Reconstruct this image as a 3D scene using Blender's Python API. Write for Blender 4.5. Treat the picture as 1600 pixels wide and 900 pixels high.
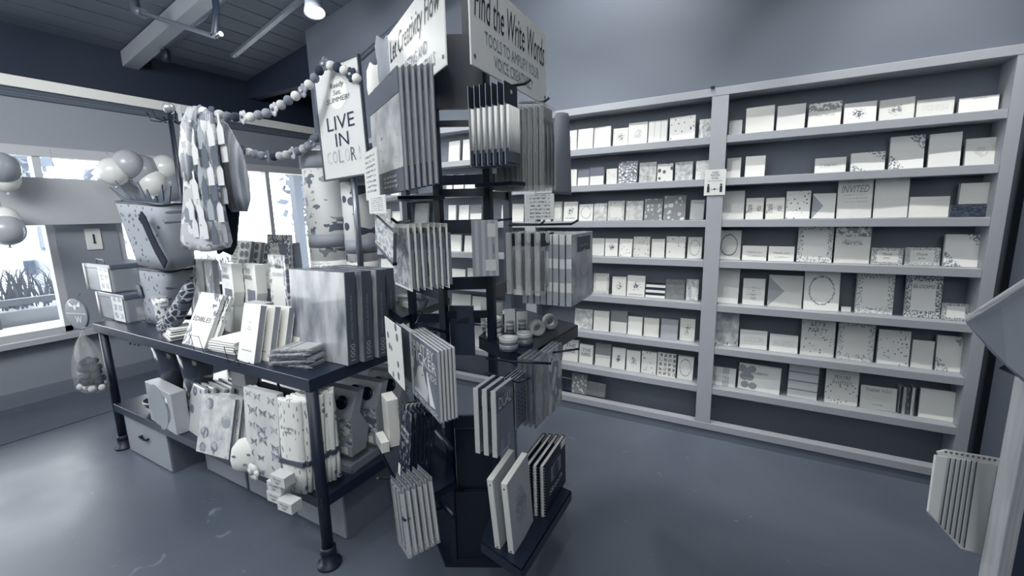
import bpy, math, random
from mathutils import Vector, Matrix
random.seed(7)
S = bpy.context.scene
COL = S.collection
for o in list(bpy.data.objects): bpy.data.objects.remove(o)
R_ = math.radians

# ------------------------------------------------------------------ camera, world, lights, exposure
F, YAW, PIT, ROL, EYE = 684.05, R_(29.791), R_(9.790), R_(1.270), 1.5
_cy, _sy = math.cos(YAW), math.sin(YAW)
fwd = Vector((-_sy*math.cos(PIT), _cy*math.cos(PIT), -math.sin(PIT)))
_r = Vector((_cy, _sy, 0)); _d = fwd.cross(_r)
rt = _r*math.cos(ROL) + _d*math.sin(ROL); dn = _d*math.cos(ROL) - _r*math.sin(ROL)
O = Vector((0, 0, EYE))
cd = bpy.data.cameras.new('camera'); cam = bpy.data.objects.new('camera', cd); COL.objects.link(cam)
cd.sensor_width = 36; cd.lens = 36*F/1600; cd.clip_start = .02; cd.clip_end = 200
up = -dn; bk = -fwd
cam.matrix_world = Matrix(((rt.x, up.x, bk.x, 0), (rt.y, up.y, bk.y, 0), (rt.z, up.z, bk.z, EYE), (0, 0, 0, 1)))
S.camera = cam
S.view_settings.view_transform = 'Standard'; S.view_settings.look = 'None'
S.view_settings.exposure = 0.08; S.view_settings.gamma = 1.0; S.view_settings.use_curve_mapping = False
S.cycles.max_bounces = 7; S.cycles.diffuse_bounces = 4; S.cycles.transparent_max_bounces = 16
S.cycles.caustics_reflective = False; S.cycles.caustics_refractive = False; S.cycles.sample_clamp_indirect = 4
W = bpy.data.worlds.new('sky'); S.world = W; W.use_nodes = True
bg = W.node_tree.nodes['Background']; bg.inputs[0].default_value = (.93, .97, 1.0, 1); bg.inputs[1].default_value = 9.5

def lamp(kind, loc, target, power, col=(1, .98, .95), **k):
    l = bpy.data.lights.new('light', kind); l.energy = power; l.color = col
    for a, b in k.items():
        if a == 'portal': l.cycles.is_portal = True
        else: setattr(l, a, b)
    o = bpy.data.objects.new('light', l); COL.objects.link(o); o.location = loc
    o.rotation_euler = (Vector(target)-Vector(loc)).to_track_quat('-Z', 'Y').to_euler()
    return o
# daylight entering by the shop windows (portals only guide the sky light)
lamp('AREA', (-5.38, .2, 1.3), (0, .2, 1.3), 1, shape='RECTANGLE', size=3.4, size_y=1.55, portal=1)
lamp('AREA', (-5.38, 3.3, 1.3), (0, 3.3, 1.3), 1, shape='RECTANGLE', size=2.2, size_y=1.55, portal=1)
# ceiling spots of the shop, and unseen area lights added as fill
lamp('AREA', (-.9, -.1, 3.5), (-.9, 0, 0), 52, col=(.97, .985, 1.0), shape='RECTANGLE', size=3.0, size_y=2.2)  # added overhead fill, no fixture belongs to it
lamp('AREA', (1.2, -2.2, 2.8), (-.8, 2, 1.0), 34, col=(.96, .98, 1.0), shape='RECTANGLE', size=2.4, size_y=1.6)  # second added fill, from behind the camera
lamp('SPOT', (-.75, 2.35, 3.55), (-.95, 2.97, 2.5), 85, spot_size=R_(95), spot_blend=1, shadow_soft_size=.05)
for x_ in (-1.35, -.75): lamp('SPOT', (x_, 1.45, 3.55), (x_, 3.0, 1.15), 72, spot_size=R_(52), spot_blend=.6, shadow_soft_size=.03)
for x_ in (-.05, .4, .8): lamp('SPOT', (x_, 1.88, 3.95), (x_-.02, 3.0, 1.15), 135, spot_size=R_(48), spot_blend=.6, shadow_soft_size=.03)
lamp('SPOT', (-1.9, -.4, 3.6), (-2.2, 1.3, .9), 120, spot_size=R_(75), spot_blend=.8, shadow_soft_size=.06)
lamp('SPOT', (.2, -.5, 3.9), (-.95, 1.4, 1.2), 85, spot_size=R_(50), spot_blend=.8, shadow_soft_size=.06)

lamp('AREA', (-3.0, -.9, 3.0), (-5.2, 1.6, 2.3), 85, col=(.97, .985, 1.0), shape='RECTANGLE', size=1.6, size_y=1.0)  # added fill to brighten the window wall, no lamp hangs here

# ------------------------------------------------------------------ helpers: pixels to points
def ray(x, y): return fwd*F + rt*(x-800) + dn*(y-450)
def at(x, y, X=None, Y=None, Z=None):
    v = ray(x, y)
    k = (X-O.x)/v.x if X is not None else (Y-O.y)/v.y if Y is not None else (Z-O.z)/v.z
    return O + v*k
def dp(x, y, D): return O + ray(x, y)*(D/F)
def place(th, xl, xr, yt, yb, D=None, **k):
    """front face of a thing: its foot in the middle, width and height, for a face turned by th"""
    xm = (xl+xr)/2
    A = dp(xm, yb, D) if D else at(xm, yb, **k)
    t = R_(th); n = Vector((math.sin(t), -math.cos(t), 0)); u = Vector((math.cos(t), math.sin(t), 0))
    def hit(x, y):
        v = ray(x, y); return O + v*((A-O).dot(n)/v.dot(n))
    sl, sr = (hit(xl, yb)-A).dot(u), (hit(xr, yb)-A).dot(u)
    q = A-O; H = ((yt-450)*q.dot(fwd)-F*q.dot(dn))/(F*dn.z-(yt-450)*fwd.z)
    return A + u*(sl+sr)/2, abs(sr-sl), H
L_, R__ = -30.2, 93.3      # turn of the rack's left and right faces

# ------------------------------------------------------------------ materials
def lin(c): return tuple((v/12.92 if v <= .04045 else ((v+.055)/1.055)**2.4) for v in c)
STOPS = [(0, (.045, .085, .15)), (.12, (.12, .165, .235)), (.3, (.28, .315, .368)), (.5, (.462, .495, .542)), (.7, (.68, .695, .715)), (.85, (.85, .86, .855)), (1, (.955, .955, .93))]
def tone(v):
    for (a, ca), (b, cb) in zip(STOPS, STOPS[1:]):
        if v <= b:
            t = (v-a)/(b-a); return lin([x+(y-x)*t for x, y in zip(ca, cb)])+(1,)
    return lin(STOPS[-1][1])+(1,)
MC = {}
def mat(v, rough=.55, metal=0, alpha=1, coat=0, bump=0, trans=0):
    key = ('m', v, rough, metal, alpha, coat, bump, trans)
    if key in MC: return MC[key]
    m = bpy.data.materials.new('tone'); m.use_nodes = True; nt = m.node_tree; b = nt.nodes['Principled BSDF']
    b.inputs['Base Color'].default_value = tone(v); b.inputs['Roughness'].default_value = rough
    b.inputs['Metallic'].default_value = metal; b.inputs['Alpha'].default_value = alpha
    b.inputs['Coat Weight'].default_value = coat; b.inputs['Transmission Weight'].default_value = trans
    if bump:
        n = nt.nodes.new('ShaderNodeTexNoise'); n.inputs['Scale'].default_value = 40; n.inputs['Detail'].default_value = 6
        bp = nt.nodes.new('ShaderNodeBump'); bp.inputs['Strength'].default_value = bump; bp.inputs['Distance'].default_value = .01
        tc = nt.nodes.new('ShaderNodeTexCoord'); nt.links.new(tc.outputs['Object'], n.inputs['Vector'])
        nt.links.new(n.outputs['Fac'], bp.inputs['Height']); nt.links.new(bp.outputs[0], b.inputs['Normal'])
    MC[key] = m; return m
def pr(kind, base=.9, ink=.3, ink2=None, sc=6., rough=.45, coat=0, thr=.5):
    """printed surface; the pattern belongs to the object (generated coordinates)"""
    key = (kind, base, ink, ink2, sc, rough, coat, thr)
    if key in MC: return MC[key]
    ob = kind.startswith('o:'); kind = kind[2:] if ob else kind
    m = bpy.data.materials.new('print_'+kind); m.use_nodes = True; nt = m.node_tree; N = nt.nodes; L = nt.links
    b = N['Principled BSDF']; b.inputs['Roughness'].default_value = rough; b.inputs['Coat Weight'].default_value = coat
    tc = N.new('ShaderNodeTexCoord'); sep = N.new('ShaderNodeSeparateXYZ'); L.new(tc.outputs['Object' if ob else 'Generated'], sep.inputs[0])
    oi = N.new('ShaderNodeObjectInfo'); mr = N.new('ShaderNodeMath'); mr.operation = 'MULTIPLY'; L.new(oi.outputs['Random'], mr.inputs[0]); mr.inputs[1].default_value = 40
    cmb = N.new('ShaderNodeCombineXYZ'); L.new(sep.outputs[0], cmb.inputs[0]); L.new(sep.outputs[2], cmb.inputs[1]); L.new(mr.outputs[0], cmb.inputs[2])
    def M(op, a, c=None, d=None):
        n = N.new('ShaderNodeMath'); n.operation = op
        for i, q in enumerate((a, c, d)):
            if q is None: continue
            if isinstance(q, (int, float)): n.inputs[i].default_value = q
            else: L.new(q, n.inputs[i])
        return n.outputs[0]
    x, z = sep.outputs[0], sep.outputs[2]
    dx, dz = M('ABSOLUTE', M('SUBTRACT', x, .5)), M('ABSOLUTE', M('SUBTRACT', z, .5))
    edge = M('MAXIMUM', dx, dz)
    dist = M('SQRT', M('ADD', M('MULTIPLY', dx, dx), M('MULTIPLY', dz, dz)))
    def noise(s, det=2):
        n = N.new('ShaderNodeTexNoise'); n.inputs['Scale'].default_value = s; n.inputs['Detail'].default_value = det
        L.new(cmb.outputs[0], n.inputs['Vector']); return n.outputs['Fac']
    def vor(s):
        n = N.new('ShaderNodeTexVoronoi'); n.inputs['Scale'].default_value = s; L.new(cmb.outputs[0], n.inputs['Vector']); return n
    lt = lambda a, t: M('LESS_THAN', a, t); gt = lambda a, t: M('GREATER_THAN', a, t); mul = lambda a, c: M('MULTIPLY', a, c)
    m2 = None
    if kind == 'blob': mask = gt(noise(sc, 3), thr); m2 = gt(noise(sc*1.7, 2), thr+.04)
    elif kind == 'soft':
        mask = M('MULTIPLY', M('SUBTRACT', noise(sc, 4), .3), 2.6); mask.node.use_clamp = True; m2 = gt(M('ADD', noise(sc*2.1, 5), mul(z, -.12)), thr+.12)
    elif kind == 'spots': v = vor(sc); mask = lt(v.outputs['Distance'], thr*.6); m2 = lt(v.outputs['Distance'], thr*.28)
    elif kind == 'frame': mask = mul(mul(gt(noise(sc*2.2, 2), thr), gt(edge, .34)), 1); m2 = mul(gt(noise(sc*5), .56), gt(edge, .38))
    elif kind == 'ring': mask = lt(M('ABSOLUTE', M('SUBTRACT', M('ADD', dist, mul(noise(sc*2), .12)), .41)), .022+.02*thr)
    elif kind == 'center': mask = mul(gt(noise(sc*1.5, 3), .46), lt(M('ADD', dist, mul(noise(sc), .2)), .1+thr*.5)); m2 = mul(gt(noise(sc*3), .6), lt(dist, .25))
    elif kind == 'top': mask = mul(gt(noise(sc*1.6, 3), .48), gt(z, 1-thr*.6)); m2 = mul(mul(gt(noise(sc*4), .53), lt(dz, .04)), lt(dx, .3))
    elif kind == 'corners': mask = mul(gt(noise(sc*2, 3), .5), gt(M('ABSOLUTE', M('SUBTRACT', x, z)), .0)); mask = mul(mask, gt(M('ABSOLUTE', M('SUBTRACT', M('ADD', x, z), 1.0)), .5))
    elif kind == 'hstripe': mask = gt(M('FRACT', mul(z, sc)), thr)
    elif kind == 'vstripe': mask = gt(M('FRACT', mul(x, sc)), thr); m2 = gt(noise(sc*2), .6)
    elif kind == 'ystripe': mask = gt(M('FRACT', mul(sep.outputs[1], sc)), thr)
    elif kind == 'stroke':
        n = N.new('ShaderNodeTexNoise'); n.inputs['Scale'].default_value = sc; n.inputs['Detail'].default_value = 3
        vm = N.new('ShaderNodeVectorMath'); vm.operation = 'MULTIPLY'; vm.inputs[1].default_value = (3.2, .9, 1); L.new(cmb.outputs[0], vm.inputs[0]); L.new(vm.outputs[0], n.inputs['Vector'])
        mask = M('MULTIPLY', M('SUBTRACT', n.outputs['Fac'], .36), 3.4); mask.node.use_clamp = True; m2 = mul(gt(noise(sc*1.6, 4), thr+.1), gt(z, .35))
    elif kind == 'lines':
        mask = mul(mul(gt(M('FRACT', mul(z, sc)), .55), gt(noise(sc*2.5, 1), .47)), mul(lt(dx, .36), lt(dz, .1+thr*.6)))
    elif kind == 'leaf':
        v = vor(sc); v.feature = 'DISTANCE_TO_EDGE'; mask = lt(v.outputs['Distance'], .05+thr*.1); m2 = gt(noise(sc*.8), .56)
    elif kind == 'grid':
        mask = mul(gt(M('FRACT', mul(x, sc)), .35), gt(M('FRACT', mul(z, sc*1.3)), .35)); mask = mul(mask, gt(noise(sc*3), .42))
    elif kind == 'band': mask = gt(z, 1-thr); m2 = mul(lt(z, .2), gt(M('FRACT', mul(x, sc)), .5))
    else: mask = lt(x, -1)
    mix = N.new('ShaderNodeMix'); mix.data_type = 'RGBA'; L.new(mask, mix.inputs[0])
    mix.inputs[6].default_value = tone(base); mix.inputs[7].default_value = tone(ink)
    out = mix.outputs[2]
    if ink2 is not None and m2 is not None:
        mx = N.new('ShaderNodeMix'); mx.data_type = 'RGBA'; L.new(m2, mx.inputs[0]); L.new(out, mx.inputs[6]); mx.inputs[7].default_value = tone(ink2); out = mx.outputs[2]
    L.new(out, b.inputs['Base Color']); MC[key] = m; return m
BLACK = mat(.03, .38); NAVY = mat(.09, .5); WHITE = mat(.97, .5); PAPER = mat(.95, .7); GREY = mat(.55, .5); PAGES = pr('ystripe', .93, .6, None, 5, .8, 0, .6)
PAINT = mat(.64, .55); CLEAR = mat(.9, .12, 0, .22); FILM = mat(.95, .08, 0, .12); INK = mat(.1, .6); STEEL = mat(.5, .35, .9)

# ------------------------------------------------------------------ helpers: meshes
class MB:
    def __init__(s): s.v = []; s.f = []; s.m = []; s.sm = []
    def face(s, idx, mi=0, smooth=False): s.f.append(tuple(idx)); s.m.append(mi); s.sm.append(smooth)
    def box(s, x0, x1, y0, y1, z0, z1, mi=0, front=None, M=None):
        b = len(s.v)
        P = [(x0, y0, z0), (x1, y0, z0), (x1, y1, z0), (x0, y1, z0), (x0, y0, z1), (x1, y0, z1), (x1, y1, z1), (x0, y1, z1)]
        s.v += [tuple(M @ Vector(p)) if M else p for p in P]
        for i, q in enumerate(((0, 3, 2, 1), (4, 5, 6, 7), (0, 1, 5, 4), (1, 2, 6, 5), (2, 3, 7, 6), (3, 0, 4, 7))):
            s.face([b+j for j in q], front if (front is not None and i == 2) else mi)
        return s
    def quad(s, a, b, c, d, mi=0):
        n = len(s.v); s.v += [tuple(p) for p in (a, b, c, d)]; s.face((n, n+1, n+2, n+3), mi); return s
    def prism(s, pts, dvec, mi=0, mi2=None):
        """closed outline pts (3-D, planar) pushed by dvec"""
        n = len(pts); b = len(s.v); d = Vector(dvec)
        s.v += [tuple(Vector(p)) for p in pts] + [tuple(Vector(p)+d) for p in pts]
        s.face(range(b, b+n), mi); s.face(reversed(range(b+n, b+2*n)), mi if mi2 is None else mi2)
        for i in range(n):
            j = (i+1) % n; s.face((b+i, b+n+i, b+n+j, b+j), mi if mi2 is None else mi2)
        return s
    def loops(s, rings, mi=0, cap=True, closed=True, smooth=True):
        b = len(s.v); n = len(rings[0])
        for r in rings: s.v += [tuple(p) for p in r]
        for k in range(len(rings)-1):
            for i in range(n if closed else n-1):
                j = (i+1) % n; a = b+k*n
                s.face((a+i, a+j, a+n+j, a+n+i), mi, smooth)
        if cap: s.face(reversed(range(b, b+n)), mi); s.face(range(b+(len(rings)-1)*n, b+len(rings)*n), mi)
        return s
    def lathe(s, prof, c=(0, 0, 0), n=20, mi=0, axis=(0, 0, 1), cap=True):
        A = Vector(axis).normalized(); q = Vector((0, 0, 1)).rotation_difference(A); c = Vector(c)
        return s.loops([[c+q @ Vector((r*math.cos(2*math.pi*i/n), r*math.sin(2*math.pi*i/n), z)) for i in range(n)] for r, z in prof], mi, cap)
    def tube(s, pts, r, n=8, mi=0):
        pts = [Vector(p) for p in pts]; rings = []
        for i, p in enumerate(pts):
            t = (pts[min(i+1, len(pts)-1)]-pts[max(i-1, 0)]).normalized()
            a = t.cross(Vector((0, 0, 1)) if abs(t.z) < .9 else Vector((1, 0, 0))).normalized(); c = t.cross(a)
            rr = r[i] if isinstance(r, (list, tuple)) else r
            rings.append([p+(a*math.cos(2*math.pi*k/n)+c*math.sin(2*math.pi*k/n))*rr for k in range(n)])
        return s.loops(rings, mi)
    def ball(s, c, r, n=12, sq=(1, 1, 1), mi=0):
        c = Vector(c); h = n//2+1
        rings = [[c+Vector((max(.02, math.sin(math.pi*k/h))*math.cos(2*math.pi*i/n)*r*sq[0], max(.02, math.sin(math.pi*k/h))*math.sin(2*math.pi*i/n)*r*sq[1], -math.cos(math.pi*k/h)*r*sq[2])) for i in range(n)] for k in range(h+1)]
        return s.loops(rings, mi)
def tag(o, label=None, cat=None, group=None, kind=None):
    for k, v in (('label', label), ('category', cat), ('group', group), ('kind', kind)):
        if v: o[k] = v
    return o
def add(parent, name, mb, mats, world=False, bevel=0, label=None, solid=0, sub=0):
    me = bpy.data.meshes.new(name)
    vs = mb.v
    if world and parent is not None:
        inv = parent.matrix_basis.inverted() if parent.parent is None else (parent.parent.matrix_basis @ parent.matrix_basis).inverted()
        vs = [tuple(inv @ Vector(p)) for p in vs]
    me.from_pydata(vs, [], mb.f)
    for m in (mats if isinstance(mats, (list, tuple)) else [mats]): me.materials.append(m)
    for p, mi, sm in zip(me.polygons, mb.m, mb.sm): p.material_index = mi; p.use_smooth = sm
    me.validate(); me.update()
    o = bpy.data.objects.new(name, me); COL.objects.link(o); o.parent = parent
    if bevel:
        b = o.modifiers.new('bevel', 'BEVEL'); b.width = bevel; b.segments = 2; b.limit_method = 'ANGLE'
    if sub:
        b = o.modifiers.new('sub', 'SUBSURF'); b.levels = sub; b.render_levels = sub
    if solid:
        b = o.modifiers.new('solid', 'SOLIDIFY'); b.thickness = solid; b.offset = 0
    if label: o['label'] = label
    return o
def thing(name, label, cat, loc, th=0, group=None, lean=0, roll=0):
    o = bpy.data.objects.new(name, None); COL.objects.link(o); o.empty_display_size = .05
    o.location = loc; o.rotation_euler = (-R_(lean), R_(roll), R_(th))
    o.matrix_basis = Matrix.Translation(Vector(loc)) @ Matrix.Rotation(R_(th), 4, 'Z') @ Matrix.Rotation(-R_(lean), 4, 'X') @ Matrix.Rotation(R_(roll), 4, 'Y')
    return tag(o, label, cat, group)
def dup(root, off, label, group=None, jig=0):
    r = root.copy(); COL.objects.link(r)
    M = root.matrix_basis.copy(); r.matrix_basis = M @ Matrix.Translation(Vector(off))
    if jig: r.matrix_basis = r.matrix_basis @ Matrix.Rotation(R_(random.uniform(-jig, jig)), 4, 'Y') @ Matrix.Rotation(R_(random.uniform(-jig, jig)), 4, 'Z')
    r['label'] = label
    if group: r['group'] = group
    for ch in list(root.children):
        c = ch.copy(); COL.objects.link(c); c.parent = r
        for g in list(ch.children):
            d = g.copy(); COL.objects.link(d); d.parent = c
    return r
_tx = {}
def words(parent, lines, w, h, x=0, z=0, y=-.0012, m=INK, shear=0, name='lettering', back=False, gap=1.0, rotz=0):
    """lettering in the plane y, centred at x,z and fitted in w x h"""
    key = (lines, shear)
    if key not in _tx:
        c = bpy.data.curves.new('t', 'FONT'); c.body = lines; c.align_x = 'CENTER'; c.size = 1; c.shear = shear; c.space_line = gap; c.resolution_u = 2
        o = bpy.data.objects.new('t', c); COL.objects.link(o); bpy.context.view_layer.update()
        me = bpy.data.meshes.new_from_object(o.evaluated_get(bpy.context.evaluated_depsgraph_get()))
        bpy.data.objects.remove(o); V = [tuple(v.co) for v in me.vertices]; Fc = [tuple(p.vertices) for p in me.polygons]; bpy.data.meshes.remove(me); _tx[key] = (V, Fc)
    V, Fc = _tx[key]
    x0, x1 = min(v[0] for v in V), max(v[0] for v in V); y0, y1 = min(v[1] for v in V), max(v[1] for v in V)
    sx, sy = w/(x1-x0), h/(y1-y0)
    mb = MB()
    for v in V:
        a, b = (v[0]-(x0+x1)/2)*sx, (v[1]-(y0+y1)/2)*sy
        if rotz: a, b = -b, a
        mb.v.append((x+a, y, z+b))
    for f in Fc: mb.face(f)
    return add(parent, name, mb, m)
NTH = ['front', 'second', 'third', 'fourth', 'fifth', 'sixth', 'seventh', 'eighth', 'ninth', 'tenth', 'eleventh', 'twelfth', 'thirteenth']

# product builders: local x across the front, y into depth, z up; front at y = 0
def slab(parent, name, w, h, t, fm, sm=PAPER, y=0, z=0, x=0, bevel=.001):
    return add(parent, name, MB().box(x-w/2, x+w/2, y, y+t, z, z+h, 1, 0), [fm, sm], bevel=bevel)
def book(name, label, cat, P, t, cover, th=0, lean=0, roll=0, group=None, spine='L', pages=PAGES, texts=(), edge=None):
    loc, w, h = P
    o = thing(name, label, cat, loc, th, group, lean, roll)
    c = MB(); b = .0018 if t > .006 else .0006
    c.box(-w/2, w/2, 0, b, 0, h, 1, 0); c.box(-w/2, w/2, t-b, t, 0, h, 1)
    s = -1 if spine == 'L' else 1
    c.box(*sorted((s*w/2, s*(w/2-b))), b, t-b, 0, h, 1)
    add(o, 'cover', c, [cover, edge or cover])
    add(o, 'pages', MB().box(*sorted((s*(w/2-b*1.2), -s*(w/2-.003))), b, t-b, .003, h-.003), pages)
    for tx in texts: words(o, *tx[:3], **tx[3])
    return o
def run(first, n, step, fmt, group=None, jig=0, start=1):
    """copies of a thing one behind another; fmt takes the ordinal"""
    out = [first]
    for k in range(start, n):
        out.append(dup(first, (step[0]*k, step[1]*k, step[2]*k), fmt.format(NTH[k]), group, jig))
    if group: first['group'] = group
    return out

# ------------------------------------------------------------------ setting
def struct(name, mb, m, world=True, **k):
    o = add(None, name, mb, m, **k); o['kind'] = 'structure'; return o
WX, YS, XR, YR = -5.3, 2.97, 3.3, -3.4     # window wall, shelf wall, right wall, rear wall
# concrete floor: patchy polish
fm = bpy.data.materials.new('concrete'); fm.use_nodes = True; nt = fm.node_tree; b = nt.nodes['Principled BSDF']
tc = nt.nodes.new('ShaderNodeTexCoord')
def nz(s, d=5, ds=0):
    n = nt.nodes.new('ShaderNodeTexNoise'); n.inputs['Scale'].default_value = s; n.inputs['Detail'].default_value = d; n.inputs['Distortion'].default_value = ds
    nt.links.new(tc.outputs['Object'], n.inputs['Vector']); return n
n1 = nz(1.1, 6, .6); cr = nt.nodes.new('ShaderNodeValToRGB'); cr.color_ramp.elements[0].position = .3; cr.color_ramp.elements[1].position = .75
cr.color_ramp.elements[0].color = tone(.33); cr.color_ramp.elements[1].color = tone(.42)
nt.links.new(n1.outputs['Fac'], cr.inputs[0])
n3 = nz(7, 6, 1.5); r3 = nt.nodes.new('ShaderNodeValToRGB'); r3.color_ramp.elements[0].position = .67; r3.color_ramp.elements[1].position = .74; nt.links.new(n3.outputs['Fac'], r3.inputs[0])
mx = nt.nodes.new('ShaderNodeMix'); mx.data_type = 'RGBA'; nt.links.new(r3.outputs[0], mx.inputs[0]); nt.links.new(cr.outputs[0], mx.inputs[6]); mx.inputs[7].default_value = tone(.5)
nt.links.new(mx.outputs[2], b.inputs['Base Color'])
n2 = nz(3, 4); mp = nt.nodes.new('ShaderNodeMapRange'); mp.inputs[3].default_value = .22; mp.inputs[4].default_value = .5; nt.links.new(n2.outputs['Fac'], mp.inputs[0]); nt.links.new(mp.outputs[0], b.inputs['Roughness'])
struct('floor', MB().box(WX-.2, XR+.2, YR-.2, 5.4, -.1, 0), fm)
struct('trim_1', MB().box(-4.455, -4.445, YR, 5.2, -.001, .0012), mat(.08, .6))      # floor joint

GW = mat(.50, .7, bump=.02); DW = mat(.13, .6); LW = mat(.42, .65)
# window wall: posts, sill wall, grey soffit face, pale strip, dark beam
y0, y1 = YR, 5.2
struct('wall_left', MB().box(WX-.2, WX, y0, y1, 0, .50).box(WX-.2, WX, 1.36, 1.78, .5, 1.72).box(WX-.2, WX, y0, -2.2, .5, 2.13).box(WX-.2, WX, 4.9, y1, .5, 2.13).box(WX-.2, WX, y0, y1, 2.13, 2.56), mat(.6, .6))
struct('trim_2', MB().box(WX-.03, WX+.10, y0, y1, .50, .545), mat(.72, .4))          # window sill
struct('trim_3', MB().box(WX-.02, WX+.05, y0, y1, 2.575, 2.66), mat(1, .5))        # bright daylight band under the beam, put in as white paint
bm_ = MB().box(WX-.2, WX+.03, y0, y1, 2.66, 3.06)
struct('wall_left', bm_, DW)
struct('trim_4', MB().box(WX-.02, WX+.012, y0, y1, 2.50, 2.575), pr('leaf', .42, .2, .55, 30, .9, 0, .6))
struct('baseboard_left', MB().box(WX, WX+.02, y0, y1, 0, .12), mat(.5, .5))
def window(n, ya, yb, mull):
    fr = MB(); w = .05
    fr.box(WX-.12, WX-.02, ya, yb, .545, .595).box(WX-.12, WX-.0, ya, yb, 2.05, 2.13)
    for y in [ya, yb-w]+mull: fr.box(WX-.12, WX-.02, y, y+w, .545, 2.1)
    o = add(None, 'window_%d' % n, fr, mat(.74, .4)); o['kind'] = 'structure'
    add(o, 'pane', MB().box(WX-.075, WX-.07, ya+w, yb-w, .59, 2.06), mat(.9, .03, 0, .07))
window(1, -2.2, 1.36, [-.7]); window(2, 1.78, 4.9, [3.3])
o = add(None, 'window_3', MB().box(WX-.12, WX-.02, 1.36, 1.78, 1.72, 1.77).box(WX-.12, WX, 1.36, 1.78, 2.05, 2.13), mat(.74, .4)); o['kind'] = 'structure'
add(o, 'pane', MB().box(WX-.075, WX-.07, 1.36, 1.78, 1.77, 2.06), mat(.9, .03, 0, .07))
# shelf wall above the bookcase, and beyond its left end the alcove
XE = -3.95
def roofz(x): return 3.05+.16*(x-WX)
def wallpoly(x0, x1, y, t, z0, pts=None):
    return MB().prism([(x0, y, z0), (x1, y, z0), (x1, y, roofz(x1)), (x0, y, roofz(x0))], (0, t, 0))
struct('wall_back', wallpoly(XE, XR+.2, YS+.24, .12, 0), LW)
mb_ = MB().prism([(XE, YS+.04, 2.2), (XR+.2, YS+.04, 2.2), (XR+.2, YS+.04, roofz(XR+.2)), (XE, YS+.04, roofz(XE))], (0, .22, 0))
struct('wall_back', mb_, LW)
struct('wall_back', MB().prism([(WX, YS+.2, 2.86), (XE+.02, YS+.2, 2.86), (XE+.02, YS+.2, roofz(XE)), (WX, YS+.2, roofz(WX))], (0, .1, 0)), DW)
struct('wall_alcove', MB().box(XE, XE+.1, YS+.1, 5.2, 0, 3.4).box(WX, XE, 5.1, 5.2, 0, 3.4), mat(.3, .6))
struct('wall_right', MB().box(XR, XR+.2, YR, YS+.3, 0, 5.6), GW)
struct('wall_rear', MB().box(WX-.2, XR+.2, YR-.2, YR, 0, 5.6), GW)
# sloped plank ceiling
pm = pr('o:soft', .38, .43, None, 3, .7); pk = MB(); x = WX-.2; rng = random.Random(3)
while x < XR+.2:
    x2 = x+.19
    z, z2 = roofz(x), roofz(x2)
    pk.prism([(x+.009, YR-.2, z), (x2-.009, YR-.2, z2), (x2-.009, YR-.2, z2+.03), (x+.009, YR-.2, z+.03)], (0, 8.8, 0)); x = x2
pk.prism([(WX-.3, YR-.2, roofz(WX-.3)+.035), (XR+.3, YR-.2, roofz(XR+.3)+.035), (XR+.3, YR-.2, roofz(XR+.3)+.08), (WX-.3, YR-.2, roofz(WX-.3)+.08)], (0, 8.8, 0), 1)
struct('ceiling', pk, [pm, BLACK])

# bookcase: face frame, shelves, back
def bookcase():
    o = thing('wall_bookcase', 'long built-in grey bookcase with shallow shelves covering the back wall', 'bookcase', ((XE+1)/2, YS, 0))
    fr = MB(); st = [-.31, -1.57, -2.83]; R = .942; A = (o,)
    for a in st: fr.box(a, a+.09, YS-.012, YS+.01, .06, 2.19)
    fr.box(R, R+.05, YS-.012, YS+.24, .06, 2.17); fr.box(XE, XE+.05, YS-.012, YS+.24, .06, 2.19)
    fr.box(XE, R+.05, YS-.014, YS+.24, 2.145, 2.19); fr.box(XE, R+.05, YS-.014, YS+.05, .06, .105)
    add(o, 'face_frame', fr, PAINT, world=True, bevel=.002)
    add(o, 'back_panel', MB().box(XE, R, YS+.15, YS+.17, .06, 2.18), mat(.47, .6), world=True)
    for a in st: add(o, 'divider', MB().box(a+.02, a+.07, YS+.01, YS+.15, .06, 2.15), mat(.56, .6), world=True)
    
    kb = MB().box(XE, R+.05, YS-.004, YS+.02, 0, .06); add(o, 'kick_board', kb, mat(.42, .5), world=True)
    sp = [(XE+.05, -2.83), (-2.74, -1.57), (-1.48, -.31), (-.22, R)]
    for (a, c) in sp:
        for z in ROWS:
            add(o, 'shelf', MB().box(a, c, YS-.006, YS+.15, z-.043, z), PAINT, world=True, bevel=.002)
    return o
ROWS = [1.92, 1.675, 1.427, 1.178, .90, .622, .35]
ZB = .105
bookcase()
struct('trim_5', MB().box(-.32, -.30, YS-.03, YS+.02, 2.19, 2.2), BLACK)

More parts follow.
